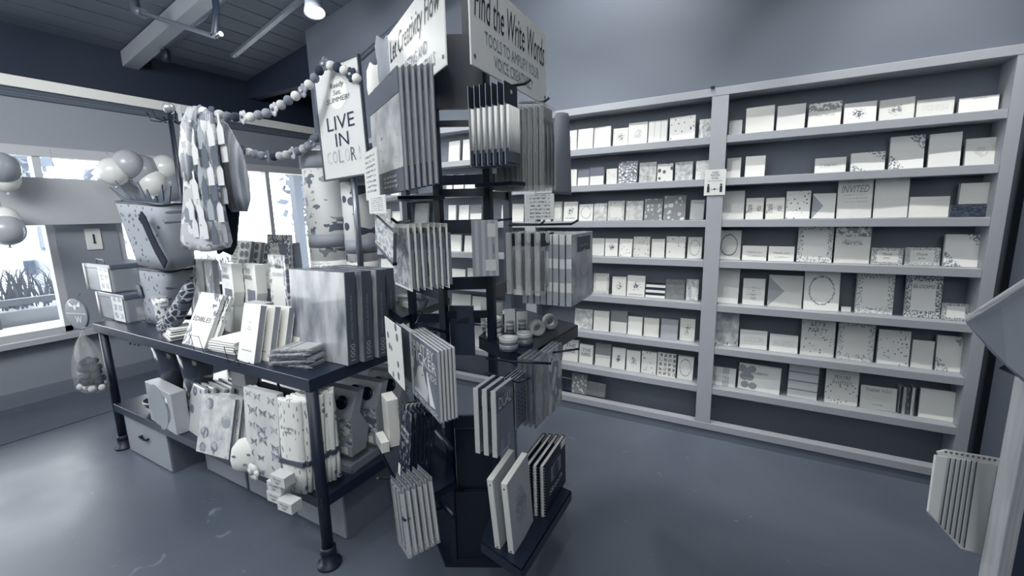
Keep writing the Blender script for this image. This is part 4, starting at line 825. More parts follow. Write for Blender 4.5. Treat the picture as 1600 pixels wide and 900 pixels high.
hook([(745, 152, 1.6), (800, 134, 1.40), (820, 131, 1.36), (829, 124, 1.35)]); hook([(812, 160, 1.66), (845, 160, 1.5), (850, 159, 1.48), (858, 153, 1.47)])
hook([(770, 349, 1.66), (745, 347, 1.55), (800, 342, 1.5)], .004); hook([(795, 352, 1.7), (893, 350, 1.46), (903, 344, 1.45)], .004); hook([(800, 350, 1.7), (845, 351, 1.45), (851, 344, 1.44)], .004)
hook([(640, 345, 1.75), (620, 348, 1.5), (612, 342, 1.47)], .005); hook([(668, 470, 1.7), (650, 506, 1.5)], .004); hook([(700, 520, 1.66), (650, 505, 1.52)], .006)
hook([(760, 560, 1.66), (800, 565, 1.45), (861, 568, 1.4), (862, 560, 1.4)], .004); hook([(760, 583, 1.6), (810, 597, 1.36), (828, 590, 1.36)], .004); hook([(845, 553, 1.7), (862, 551, 1.6), (905, 545, 1.58)], .004)
hook([(690, 615, 1.7), (636, 629, 1.5), (652, 626, 1.5)], .004); hook([(700, 790, 1.66), (632, 813, 1.42), (628, 808, 1.42)], .004); hook([(608, 748, 1.6), (590, 747, 1.4)], .004)
for p in (((683, 672, 1.5), (706, 704, 1.45)), ((688, 783, 1.55), (709, 806, 1.48))): add(rk, 'bracket_arm', MB().tube([dp(*p[0]), dp(*p[1])], .011, 4), BLACK, world=True)
# header signs
HR, HL = dp(737, 104, 1.31), dp(697, 100, 1.31); HR.z = HL.z = 0
for th, org, s0, s1, head, sub, lab, v in ((R__, HR, 0, .60, 'Find the Write Words', 'TOOLS TO AMPLIFY YOUR\nVOICE CREATIVELY', 'white header sign reading Find the Write Words', .72),
                                   (L_, HL, -.60, 0, 'Let Creativity Flow', 'CRAFTING AND\nCOLORING ESSENTIALS', 'white header sign reading Let Creativity Flow', .86)):
    t = R_(th); u = Vector((math.cos(t), math.sin(t), 0)); w = s1-s0; z0, z1 = 1.938, 2.215; h = z1-z0
    base = Vector((ctr.x, ctr.y, 0)); loc = org+u*(s0+s1)/2+Vector((0, 0, z0))-base
    ME = MB().box(-w/2, w/2, 0, .006, 0, h)
    s_ = add(rk, 'header_sign', ME, mat(.86, .45), label=lab, bevel=.002)
    s_.matrix_basis = Matrix.Translation(loc) @ Matrix.Rotation(t, 4, 'Z')
    words(s_, head, w*.92, h*.36, 0 if th > 0 else .0, h*.70, y=-.0015, shear=.25, m=mat(.07)); words(s_, sub, w*.72, h*.34, 0, h*.27, y=-.0015, m=mat(.5))
    sc2 = MB()
    for sx in (-1, 1): sc2.lathe([(.006, 0), (.006, .002)], (sx*(w/2-.02), 0, .03), 12, axis=(0, -1, 0))
    add(s_, 'screw', sc2, mat(.4))

def stack(name, fmt, cat, P, th, n, step, build, group, lean=0, roll=0, jig=0, first=None):
    o = thing(name, first or fmt.format('front'), cat, P[0], th, group, lean, roll); build(o, P[1], P[2])
    run(o, n, step, fmt, group, jig); return o
# left face: coloring books
P = place(L_, 587, 633, 126, 302, D=1.42)
bk = book('big_coloring_book', 'front large spiral coloring book with flower cover hanging on the upper left face', 'book', P, .014, pr('soft', .9, .6, .45, 3.4, .35, .3, .5), th=L_, spine='L', pages=pr('ystripe', .8, .3, None, 3, .7, 0, .62), edge=mat(.45))
add(bk, 'title_block', MB().box(-P[1]/2, P[1]/2, -.0015, -.0005, P[2]*.80, P[2]), mat(.36)); add(bk, 'caption_block', MB().box(-P[1]*.3, P[1]/2, -.0015, -.0005, 0, P[2]*.2), mat(.3))
words(bk, 'color\nrelax\nenjoy', P[1]*.45, P[2]*.12, .04, P[2]*.1, y=-.003, m=mat(.85))
rg = MB()
for k in range(3): rg.tube([(-P[1]*.3+P[1]*.3*k, -.004, P[2]-.006), (-P[1]*.3+P[1]*.3*k, .007, P[2]+.010), (-P[1]*.3+P[1]*.3*k, .018, P[2]-.006)], .0016, 5)
add(bk, 'ring_binding', rg, mat(.7, .3, .5))
run(bk, 6, (0, .0185, .004), 'large spiral coloring book, {} from the front on the upper left face', 'large coloring books')
P = place(L_, 575, 590, 250, 312, D=1.44); o = thing('hanging_tag', 'narrow white booklet peeking out left of the large coloring books', 'booklet', P[0]+Vector((0, 0, 0)), L_); slab(o, 'booklet', P[1]+.05, P[2]+.03, .004, pr('lines', .93, .4, None, 10, .5, 0, .5))
P = place(L_, 578, 603, 306, 334, D=1.40); o = thing('info_card', 'white info card clipped below the large coloring books', 'card', P[0], L_); slab(o, 'card', P[1]+.01, P[2], .002, pr('lines', .94, .35, None, 9, .5, 0, .5))
# mid: panels
P = place(L_, 618, 640, 350, 450, D=1.5)
def b_panel(o, w, h):
    add(o, 'backing_card', MB().box(-w/2, w/2, .004, .006, 0, h), WHITE); add(o, 'contents', MB().box(-w/2+.004, w/2-.0015, .006, .017, .012, h-.03), pr('band', .5, .4, None, 4, .3, .3, .3)); slab(o, 'front_card', w*.98, h*.9, .003, pr('blob', .78, .5, .62, 3), WHITE, z=.01)
stack('craft_panel_pack', 'flat craft pack, {} from the left in the middle-left hanging row', 'pack', (P[0], P[1]+.03, P[2]), L_, 7, (0, .0215, .0), b_panel, 'flat craft packs', 0, 0, .8)
P = place(L_, 588, 612, 352, 398, D=1.45); o = thing('zip_pouch', 'small patterned pouch with dark edge dangling from the left hook', 'pouch', P[0], L_, None, 0, 14)
slab(o, 'pouch', P[1]+.02, P[2]+.01, .012, pr('blob', .72, .5, .85, 4), mat(.4), bevel=.003); add(o, 'lower_trim', MB().box(-P[1]/2-.01, P[1]/2+.01, -.001, .013, 0, .01), BLACK)
# packets on the left mid tray
pc = (lm[0]+lm[1]+lm[2]+lm[3])/4
for k, (x, y, lab) in enumerate([(600, 468, 'flat clear packet at the outer end of the left tray'), (640, 480, 'clear packet of white clay blocks on the left tray corner'), (632, 470, 'clear packet of clay blocks just behind the corner one'), (655, 465, 'blurry dark packet at the back of the left tray')]):
    c = at(x, y, Z=LMZ); o = thing('clay_packet', lab, 'packet', (c.x, c.y, LMZ+.001+(.0 if k != 2 else .0)), L_+k*8, 'packets on the left tray')
    add(o, 'clear_bag', MB().box(-.05, .05, -.03, .03, 0, .012 if k == 0 else .03), CLEAR, bevel=.004)
    add(o, 'contents', MB().box(-.035, .0, -.02, .02, .002, .010 if k == 0 else .022).box(.004, .035, -.02, .02, .002, .010 if k == 0 else .024), [WHITE, WHITE, mat(.8), mat(.25)][k])
# card sheet and book left of PAINT BY STICKER
P = place(L_, 609, 630, 503, 596, D=1.62); o = thing('sticker_sheet', 'white sticker sheet with small drawings hanging below the left tray', 'sheet', P[0], L_); slab(o, 'sheet', P[1]+.02, P[2], .003, pr('spots', .92, .35, .5, 3.5, .45, 0, .4))
P = place(L_, 630, 642, 512, 604, D=1.66); book('activity_book', 'grey activity book with pale spine hanging beside the sticker sheet', 'book', (P[0], P[1]+.04, P[2]), .02, mat(.35), th=L_, spine='R', pages=mat(.75), edge=mat(.72))
P = place(L_, 645, 687, 533, 638, D=1.5)
pb_ = book('sticker_puzzle_book', 'front activity book titled PAINT BY STICKER KIDS with a unicorn, below the left tray', 'book', P, .010, pr('blob', .44, .38, .50, 2, .35, .3, .55), th=L_, spine='L', pages=mat(.82, .7), edge=mat(.7),
          texts=[('PAINT BY', P[1]*.8, P[2]*.13, dict(z=P[2]*.88, m=mat(.88))), ('STICKER', P[1]*.92, P[2]*.16, dict(z=P[2]*.72, m=mat(.88))), ('KIDS', P[1]*.3, P[2]*.08, dict(z=P[2]*.56, x=P[1]*.3, m=mat(.85))), ('UNICORNS & MAGIC', P[1]*.9, P[2]*.07, dict(z=P[2]*.06, m=mat(.9)))])
un = MB(); w, h = P[1], P[2]
un.prism([(x*w, -.0012, z*h) for x, z in ((-.34, .12), (.12, .12), (.16, .3), (.08, .42), (.02, .55), (-.06, .60), (-.16, .56), (-.24, .42), (-.34, .28))], (0, .0008, 0), 0)
un.prism([(x*w, -.0014, z*h) for x, z in ((.2, .12), (.36, .14), (.28, .3), (.20, .5), (.13, .58), (.16, .4))], (0, .0008, 0), 1); un.prism([(x*w, -.0014, z*h) for x, z in ((-.02, .56), (.01, .56), (.02, .74))], (0, .0008, 0), 1)
un.ball((-.01*w, -.0015, .48*h), .004, 8, (1, .2, 1), 2); un.ball((-.36*w, -.001, .56*h), .018, 14, (.8, .05, 1.3), 1)
add(pb_, 'horse_picture', un, [mat(.74), mat(.9), INK])
run(pb_, 5, (0, .0125, .001), 'copy of the PAINT BY STICKER book, {} from the front', 'sticker puzzle books')
# white boxes and black kits on the low left tray
P = place(L_, 594, 618, 622, 694, Z=LLZ+.0); P = (P[0], .10, P[2]); o = thing('letter_box_set', 'tall white box standing on the low left tray beside the black kits', 'box', P[0], L_); slab(o, 'box', P[1], P[2], .05, pr('plain', .94), PAPER, bevel=.002)
o = thing('letter_box_set', 'low white box lying in front of the tall white one', 'box', P[0]+Vector((.0, -.05, 0)), L_); slab(o, 'box', P[1]*1.1, .05, .035, pr('plain', .93), PAPER, bevel=.002)
P = place(L_, 632, 652, 645, 748, Z=LLZ); P = (P[0]+Vector((-.01, -.03, 0)), .135, P[2]*1.08)
def b_kit(o, w, h):
    slab(o, 'card', w, h, .003, pr('blob', .12, .5, .8, 8, .3, .3, .6), BLACK)
    words(o, 'sticker\nkicken', w*.75, h*.16, 0, h*.66, y=-.0015, m=mat(.85), shear=.2); add(o, 'hang_hole_tab', MB().tube([(0, .0, h-.005), (0, .003, h+.012), (0, .012, h+.014)], .004, 6), mat(.75))
    add(o, 'contents', MB().box(-w/2+.004, w/2-.004, .003, .014, .004, h-.02), mat(.06, .3)); add(o, 'price_sticker', MB().box(-w/2, -w*.3, -.0012, 0, 0, h*.15), WHITE)
stack('black_craft_kit', 'black craft kit with figures, {} of its row on the low left tray', 'kit', (P[0], P[1], P[2]), L_, 6, (0, .0165, .0), b_kit, 'black craft kits', 6, 0, .6)
# clear pencil sets hanging lowest on the left
P = place(L_, 622, 638, 768, 862, D=1.47); P = (P[0], .13, P[2])
def b_set(o, w, h):
    add(o, 'clear_case', MB().box(-w/2, w/2, 0, .016, 0, h), mat(.8, .12, 0, .3), bevel=.003); add(o, 'header_card', MB().box(-w/2, w/2, .004, .006, h*.96, h*1.05), mat(.4))
    pc_ = MB()
    for k in range(5): pc_.box(-w*.4+w*.17*k, -w*.4+w*.17*k+w*.09, .005, .011, h*.06, h*.9, k % 2)
    add(o, 'pencils', pc_, [mat(.7), mat(.2)]); add(o, 'edge_strip', MB().box(w/2-.003, w/2+.0005, .006, .012, .01, h*.93), mat(.72))
stack('clear_pencil_set', 'clear case of pencils, {} in the lowest left hanging row', 'pencil set', P, L_, 6, (.0, .0195, .002), b_set, 'clear pencil cases', 0, -13, .8)
# right face: top pencils
P = place(R__, 795, 813, 130, 258, D=1.36)
def b_pen(o, w, h):
    w *= 1.1
    add(o, 'backing_card', MB().box(-w/2, w/2, .009, .0105, 0, h), mat(.66)); slab(o, 'header', w, h*.26, .001, mat(.08), mat(.5), y=.008, z=h*.74)
    pc_ = MB()
    for k in range(6): pc_.tube([(-w*.38+w*.15*k, .002, h*.16), (-w*.38+w*.15*k, .002, h*.72)], w*.07, 6)
    add(o, 'pencils', pc_, mat(.9)); add(o, 'lower_sleeve', MB().box(-w*.46, w*.46, -.001, .009, .006, h*.2), mat(.22, .3)); add(o, 'hang_hole', MB().lathe([(.006, 0), (.006, .001)], (0, .007, h*.9), 12, axis=(0, -1, 0)), mat(.7))
stack('pencil_pack', 'white pencil pack on dark-headed card, {} from the front on the top right hook', 'pencil pack', (P[0], P[1], P[2]), R__, 7, (0, .0205, 0), b_pen, 'white pencil packs', 0, 0, .5)
P = place(R__, 848, 867, 165, 297, D=1.5)
def b_pens(o, w, h):
    add(o, 'clear_sleeve', MB().box(-w/2, w/2, -.005, .012, 0, h), mat(.85, .1, 0, .28), bevel=.002)
    pc_ = MB()
    for k in range(3): pc_.tube([(-w*.3+w*.3*k, .004, h*.06), (-w*.3+w*.3*k, .004, h*.62), (-w*.3+w*.3*k, .004, h*.82)], [w*.09, w*.1, w*.06], 8, 0)
    add(o, 'pens', pc_, mat(.1, .3)); add(o, 'label_card', MB().box(-w*.45, w*.45, .006, .008, h*.45, h*.98), mat(.45))
stack('pen_pack', 'clear sleeve of dark pens, {} from the front on the second right hook', 'pen pack', P, R__, 9, (0, .021, 0), b_pens, 'sleeves of dark pens', 0, 0, .8)
P = place(R__, 866, 890, 178, 303, D=1.72); o = thing('fabric_brush_roll', 'grey fabric brush roll hanging behind the pen sleeves on the right', 'roll', P[0], R__)
add(o, 'cloth', MB().loops([[(hw*P[1]*math.cos(a), -.012*math.sin(a)*(1+z), P[2]*z) for a in [2*math.pi*i/16 for i in range(16)]] for hw, z in ((.62, 0), (.6, .03), (.5, .5), (.3, .95), (.2, 1))]), mat(.56, .8)); add(o, 'tie_button', MB().ball((.0, -.014, P[2]*.72), .012, 10, (1, .4, 1)), mat(.4))
P = place(25, 822, 866, 303, 343, D=1.5); o = thing('info_card', 'white info card with small print below the pen sleeves', 'card', P[0], 25); slab(o, 'card', P[1], P[2], .002, pr('lines', .86, .5, None, 7, .5, 0, .6))
P = place(32, 739, 780, 344, 432, D=1.52); o = thing('bamboo_set_pack', 'flat grey-white pack with stitched panel hanging in the middle of the rack', 'pack', P[0], 32)
slab(o, 'card', P[1], P[2], .008, pr('vstripe', .58, .68, None, 4, .5, 0, .5), mat(.7), bevel=.002); add(o, 'small_label', MB().box(P[1]*.0, P[1]*.38, -.0015, 0, P[2]*.1, P[2]*.3).box(P[1]*.1, P[1]*.4, -.0015, 0, P[2]*.7, P[2]*.94), mat(.78)); add(o, 'side_print', MB().box(P[1]*.3, P[1]*.34, -.0015, 0, P[2]*.42, P[2]*.58), mat(.4))
P = place(R__, 845, 862, 362, 458, D=1.47)
def b_brush(o, w, h):
    add(o, 'clear_sleeve', MB().box(-w/2, w/2, -.004, .016, 0, h), mat(.85, .1, 0, .3), bevel=.003); slab(o, 'header', w*.9, h*.2, .001, mat(.1), mat(.2), y=-.0055, z=h*.78)
    add(o, 'round_badge', MB().lathe([(w*.15, 0), (w*.15, .001)], (0, -.0056, h*.91), 14, axis=(0, -1, 0)), mat(.8))
    m = MB(); m.tube([(-w*.15, .005, h*.05), (-w*.15, .005, h*.5), (-w*.15, .005, h*.7)], [.006, .008, .004], 8, 0); m.tube([(w*.18, .005, h*.1), (w*.18, .005, h*.68)], [.008, .005], 8, 1); add(o, 'brushes', m, [mat(.15, .25), mat(.75, .3)])
stack('brush_pack', 'clear pack of brushes with dark round-badged header, {} on the middle right hook', 'brush pack', (P[0], P[1]*1.3, P[2]), R__, 4, (0, .034, 0), b_brush, 'clear packs of brushes')
P = place(R__, 893, 925, 364, 470, D=1.56)
def b_cards(o, w, h):
    slab(o, 'set_box', w, h, .019, pr('soft', .72, .5, .38, 4, .3, .4, .5), pr('hstripe', .62, .82, None, 3, .4, .3, .6), bevel=.0015); add(o, 'brand_block', MB().box(-w*.25, w*.35, -.0015, 0, h*.74, h*.95), mat(.28)); words(o, 'studio', w*.4, h*.03, .005, h*.83, y=-.003, m=mat(.7))
    add(o, 'picture_disc', MB().lathe([(w*.2, 0), (w*.2, .001)], (w*.05, -.0005, h*.56), 20, axis=(0, -1, 0)), mat(.72))
stack('craft_kit_set', 'illustrated kit box, {} from the front in the wide middle right row', 'kit', P, R__, 8, (0, .023, 0), b_cards, 'illustrated kit boxes', 0, 0, .4)
# washi tapes on the right tray
def tape(lab, x, y, r=.021, h=.016, v=.75, side=False, dz=0, grp='washi tapes', P0=None):
    r *= 1.3; h *= 1.15; v = min(1, v*1.3)
    c = P0 or at(x, y, Z=RMZ); o = thing('tape_roll', lab, 'tape', (c.x, c.y, RMZ+.001+dz), 40, grp)
    if side: o.matrix_basis = o.matrix_basis @ Matrix.Translation((0, 0, r)) @ Matrix.Rotation(math.pi/2, 4, 'X')
    add(o, 'tape', MB().lathe([(r*.62, 0), (r, 0), (r, h), (r*.62, h), (r*.62, 0)], (0, 0, 0), 24, cap=False), pr('hstripe', v, v*.7, None, 2.5, .4, .3, .6)); add(o, 'core', MB().lathe([(r*.55, 0), (r*.62, 0), (r*.62, h), (r*.55, h), (r*.55, 0)], (0, 0, 0), 24, cap=False), mat(.85)); return c
c1 = at(772, 527, Z=RMZ)
for k in range(4): tape('printed washi tape roll, %s up in the back stack on the right tray' % NTH[k] if k else 'printed washi tape roll at the bottom of the back stack', 0, 0, .025, .017, [.7, .85, .6, .8][k], False, .021*k, 'washi tapes in the back stack', c1)
c1 = at(795, 546, Z=RMZ); 
for k in range(2): tape(['bottom roll of the front pair of washi tapes', 'top roll of the front pair of washi tapes'][k], 0, 0, .027, .020, [.45, .6][k], False, .0245*k, 'front pair of washi tapes', c1)
c1 = at(820, 538, Z=RMZ)
for k in range(2): tape(['bottom roll of the second pair of washi tapes', 'top roll of the second pair of washi tapes'][k], 0, 0, .024, .02, [.4, .65][k], False, .0245*k, 'second pair of washi tapes', c1)
tape('washi tape roll standing on edge beside the second pair', 838, 522, .024, .03, .7, True, 0, 'tapes on edge'); tape('washi tape roll standing on edge at the far end of the tray', 858, 512, .024, .03, .65, True, 0, 'tapes on edge')
for k, (x, y) in enumerate([(760, 505), (778, 502), (797, 508), (816, 506)]):
    c = at(x, y+12, Z=RMZ); o = thing('tape_set_card', 'backing card holding a tape set, %s from left at the tray back' % ORD[k], 'card', (c.x, c.y, RMZ+.001), 30, 'carded tape sets', 6)
    slab(o, 'card', .046, .13-.015*k, .003, mat(.82), PAPER); add(o, 'tape_tube', MB().lathe([(.017, 0), (.017, .05)], (0, -.018, .002), 18), pr('hstripe', .75, .5, None, 3, .3, .4, .5))
# dual brush pens and stencils
P = place(R__, 777, 803, 612, 692, D=1.36)
def b_dual(o, w, h):
    slab(o, 'case', w, h, .014, pr('band', .42, .34, .5, 2.5, .18, .6, .35), mat(.6, .2), bevel=.002); words(o, 'DUAL', w*.7, h*.17, 0, h*.78, y=-.0015, m=mat(.8)); add(o, 'clear_edge', MB().box(-w/2-.002, -w/2+.001, -.001, .015, 0, h), mat(.85, .1, 0, .6))
stack('brush_pen_set', 'case of dual brush pens, {} from the front on the lower right hook', 'pen set', (P[0]-Vector((0, 0, .02)), P[1]*1.05, P[2]*1.25), R__, 3, (0, .030, 0), b_dual, 'dual brush pen cases')
P = place(R__, 806, 830, 584, 660, D=1.5)
def b_sten(o, w, h):
    slab(o, 'sheet', w, h, .003, mat(.42, .4), mat(.6)); m = MB()
    for i in range(4):
        for j in range(7): m.lathe([(.0035, 0), (.0035, .0008)], (-w*.32+w*.21*i, -.0003, h*.2+h*.085*j), 8, axis=(0, -1, 0))
    add(o, 'punched_dots', m, INK)
stack('dotted_stencil', 'grey dotted stencil sheet, {} from the front beside the dual pens', 'stencil', P, R__, 4, (0, .012, 0), b_sten, 'dotted stencils')
P = place(R__, 838, 856, 556, 660, D=1.55)
def b_pad(o, w, h): slab(o, 'pad', w, h, .008, pr('blob', .56, .48, .62, 2), mat(.35), bevel=.001); add(o, 'clear_sleeve', MB().box(-w/2-.002, w/2+.002, -.004, -.003, -.004, h+.004), FILM)
stack('paper_pad', 'tall grey paper pad, {} of the row at the right face edge', 'pad', P, R__, 4, (0, .02, 0), b_pad, 'tall grey paper pads')
P = place(R__, 858, 878, 543, 640, D=1.66); stack('painted_pad', 'cloudy printed pad, {} of the far right hanging row', 'pad', P, R__, 3, (0, .015, 0), lambda o, w, h: slab(o, 'pad', w, h, .01, pr('blob', .66, .5, .8, 2.5, .3), mat(.5), bevel=.001), 'cloudy printed pads')
P = place(20, 705, 742, 478, 555, D=1.75); o = thing('dark_pouch_card', 'dark card with a small boat print hanging inside the rack', 'card', P[0], 20); slab(o, 'card', P[1], P[2], .01, mat(.16), NAVY); add(o, 'dark_print', MB().prism([(-.03, -.001, P[2]*.66), (.03, -.001, P[2]*.64), (.03, -.001, P[2]*.78), (.0, -.001, P[2]*.74)], (0, .001, 0)), mat(.05))
# drawing pads and sketchbooks on the low right tray
P = place(R__, 803, 834, 722, 842, Z=RLZ)
def b_draw(o, w, h):
    add(o, 'cover', MB().box(-w/2, w/2, 0, .002, 0, h), pr('center', .72, .62, None, 14, .5, 0, .5)); add(o, 'pages', MB().box(-w/2, w/2, .002, .022, 0, h), mat(.92, .7)); words(o, 'BRUSH\nLETTERING', w*.5, h*.1, .0, h*.55, y=-.0015, m=T5)
    add(o, 'page_dots', MB().lathe([(.003, 0), (.003, .001)], (-w/2, .012, h*.93), 8, axis=(-1, 0, 0)).lathe([(.003, 0), (.003, .001)], (-w/2, .012, h*.06), 8, axis=(-1, 0, 0)), INK)
stack('drawing_pad', 'thick grey-covered drawing pad with white edges, {} one on the low right tray', 'pad', (P[0], P[1], P[2]), R__, 2, (-.0, .052, 0), b_draw, 'thick drawing pads', 0, -8)
P = place(R__, 851, 884, 703, 781, Z=RLZ)
sk = book('spiral_sketchbook', 'front black spiral sketchbook reading Sketch on the low right tray', 'book', P, .016, mat(.07, .5), th=R__, spine='R', roll=-2, pages=mat(.85, .7), texts=[('Sketch', P[1]*.6, P[2]*.10, dict(z=P[2]*.33, m=mat(.85), shear=.2)), ('SERIES', P[1]*.3, P[2]*.03, dict(z=P[2]*.84, m=mat(.6)))])
add(sk, 'cover_picture', MB().box(-P[1]*.2, P[1]*.25, -.0013, 0, P[2]*.48, P[2]*.76), mat(.5)); add(sk, 'heart', MB().ball((.005, -.002, P[2]*.62), P[1]*.13, 14, (1, .05, 1.1)), mat(.25)); add(sk, 'price_sticker', MB().box(P[1]*.28, P[1]*.48, -.0013, 0, P[2]*.84, P[2]*.97), WHITE)
rg = MB()
for k in range(18): z = P[2]*(.04+.92*k/17); rg.tube([(-P[1]/2+.004, -.002, z), (-P[1]/2-.006, .004, z), (-P[1]/2-.006, .012, z), (-P[1]/2+.004, .018, z)], .0014, 5)
add(sk, 'spiral_binding', rg, mat(.8, .3, .6))
run(sk, 4, (-.006, .0255, 0), 'black spiral sketchbook, {} from the front on the low right tray', 'black spiral sketchbooks')

# ------------------------------------------------------------------ ceiling fittings
for k, (xa, xb, ya) in enumerate([(WX, XR, 2.02), (WX, XR, .2), (WX, XR, -1.6)]):
    struct('trim_%d' % (6+k), MB().prism([(xa, ya, roofz(xa)-.14), (xb, ya, roofz(xb)-.14), (xb, ya, roofz(xb)-.01), (xa, ya, roofz(xa)-.01)], (0, .12, 0)), mat(.62, .6))
def rtube(name, lab, cat, a, c, r, m):
    o = thing(name, lab, cat, (a+c)/2); add(o, 'pipe', MB().tube([a, c], r, 10), m, world=True); return o
a, c = at(262, 72, Y=2.15), at(345, 0, Y=2.15); c2 = a+(c-a)*1.1
o = rtube('conduit_pipe', 'thick pipe running under the ceiling right of the pale rafter', 'pipe', a, c2, .030, mat(.4, .35, .3)); add(o, 'end_elbow', MB().tube([a+Vector((-.02, 0, 0)), a+Vector((-.05, .0, -.03)), a+Vector((-.06, 0, -.12))], .036, 10), NAVY, world=True)
a, c = at(364, 88, Y=2.45), at(470, 0, Y=2.45); c2 = a+(c-a)*2.4
o = thing('light_track', 'grey lighting track on the ceiling left of the lit spotlight', 'track', (a+c)/2)
d = (c2-a); n = Vector((0, 1, 0)); q = d.cross(n).normalized()
add(o, 'rail', MB().prism([a-n*.02-q*.012, a+n*.02-q*.012, a+n*.02+q*.012, a-n*.02+q*.012], d), mat(.45, .35, .4), world=True)
add(o, 'groove', MB().prism([a-n*.006+q*.012, a+n*.006+q*.012, a+n*.006+q*.014, a-n*.006+q*.014], d), mat(.75, .4), world=True)
a, m_, c = at(212, 12, Y=1.75), at(222, 20, Y=1.75), at(335, 57, Y=1.75)
o = thing('hanging_sprinkler_pipe', 'thin pale-edged pipe with fittings hanging below the rafter', 'pipe', m_)
add(o, 'pipe', MB().tube([a+Vector((0, 0, .06)), a, m_, c, c+Vector((.08, 0, .0))], .016, 10), mat(.5, .3, .5), world=True)
add(o, 'fitting', MB().tube([a+Vector((-.02, 0, .08)), a+Vector((0, 0, -.02)), m_+Vector((.02, 0, -.01))], .034, 10), mat(.45, .3, .4), world=True)
e = at(338, 12, Y=1.85); add(o, 'drop_tee', MB().tube([c, e, e+Vector((0, 0, .5))], .022, 10), NAVY, world=True)
# spotlight
hp = at(492, 18, Y=2.2); dr = (Vector((-.95, 2.97, 1.4))-hp).normalized(); dr = Vector((.25, -.15, -1)).normalized()
o = thing('track_spotlight', 'white cup spotlight glowing on the plank ceiling above the framed sign', 'spotlight', hp)
add(o, 'housing', MB().lathe([(.035, -.02), (.05, 0), (.062, .09), (.07, .13), (.064, .13), (.055, .09)], hp-dr*.12, 24, axis=dr, cap=False), mat(.5, .4), world=True)
lm_ = bpy.data.materials.new('lamp_glow'); lm_.use_nodes = True; bb = lm_.node_tree.nodes['Principled BSDF']; bb.inputs['Emission Color'].default_value = (1, .97, .9, 1); bb.inputs['Emission Strength'].default_value = 14
add(o, 'bulb_face', MB().lathe([(.060, 0), (.060, .004)], hp+dr*.0, 24, axis=dr), lm_, world=True)
yk = MB(); yk.tube([hp-dr*.1+Vector((.06, 0, 0)), hp+Vector((.085, 0, .10)), hp+Vector((.03, 0, .22)), hp+Vector((.02, 0, roofz(hp.x)-hp.z))], .008, 8); add(o, 'yoke', yk, mat(.6, .4), world=True)
lamp('SPOT', hp+dr*.03, hp+dr*2+Vector((.3, .25, 0)), 60, spot_size=R_(110), spot_blend=.6, shadow_soft_size=.05)
lamp('POINT', (hp.x+.05, hp.y-.3, hp.z-.16), (0, 0, 0), 22, shadow_soft_size=.06)
# pipe rail behind the signs
a, c = at(563, 92, Y=2.8), at(618, 42, Y=2.8)
rtube('hanging_rail', 'grey rail sloping up behind the framed sign to the rack header', 'rail', a, a+(c-a)*2.2, .022, mat(.35, .4, .3))

# ------------------------------------------------------------------ by the window: board, balloons, switch plate
a, c = at(0, 275, X=WX+.12), at(222, 283, X=WX+.12); b0 = at(100, 351, X=WX+.12).z; 
o = thing('window_board', 'plain grey board hanging across the upper part of the left window', 'board', (WX+.12, (c.y-1.0)/2, b0))
ymid = (c.y-1.0)/2; hw = (c.y+1.0)/2
add(o, 'board', MB().box(0, .02, -hw, hw, 0, a.z-b0), mat(.74, .6), bevel=.003)
add(o, 'cord', MB().tube([(.01, hw-.1, a.z-b0), (.01, hw-.1, 2.1-b0)], .003, 6).tube([(.01, hw-.6, a.z-b0), (.01, hw-.6, 2.1-b0)], .003, 6), mat(.7))
o = thing('switch_plate', 'white plate with a dark toggle on the post between the windows', 'switch', at(149, 390, X=WX+.001), 90)
add(o, 'plate', MB().box(-.055, .055, -.012, 0, 0, .19), mat(.95, .3), bevel=.004); add(o, 'toggle', MB().box(-.006, .006, -.02, -.012, .06, .14).ball((0, -.016, .065), .011, 8), mat(.2))
for k, (x, y, r, v, lab) in enumerate([(178, 268, 20, .93, 'small white balloon at the left of the balloon garland'), (200, 256, 20, .72, 'grey balloon second from left in the balloon garland'), (222, 268, 24, .66, 'grey balloon in the middle of the balloon garland'), (238, 285, 20, .93, 'white balloon low behind the two grey ones'),
        (262, 292, 25, .58, 'large grey balloon at the right of the balloon garland'), (258, 262, 18, .85, 'pale balloon above the large grey one'), (278, 270, 16, .9, 'white balloon at the far right end beside the apron'),
        (2, 262, 22, .62, 'grey balloon at the left picture edge, upper'), (8, 280, 18, .94, 'white balloon under the upper grey one at the picture edge'), (10, 360, 22, .7, 'grey balloon at the left picture edge, lower'), (6, 342, 18, .97, 'bright white balloon just above the lower grey one')]):
    p = at(x, y, X=WX+.30+.05*(k % 2)); rr_ = r*(p-O).dot(fwd)/F
    o = thing('balloon', lab, 'balloon', p, 0, 'balloon garland in the window')
    add(o, 'balloon', MB().ball((0, 0, 0), rr_, 24, (1, 1, 1.08)), mat(v, .25, coat=.3)); add(o, 'knot', MB().lathe([(.004, 0), (.012, -.02)], (0, 0, -rr_*1.06), 8), mat(v, .4))
    add(o, 'string', MB().tube([(0, 0, rr_*1.05), (-.1, 0, 2.1-p.z)], .002, 5), mat(.7))

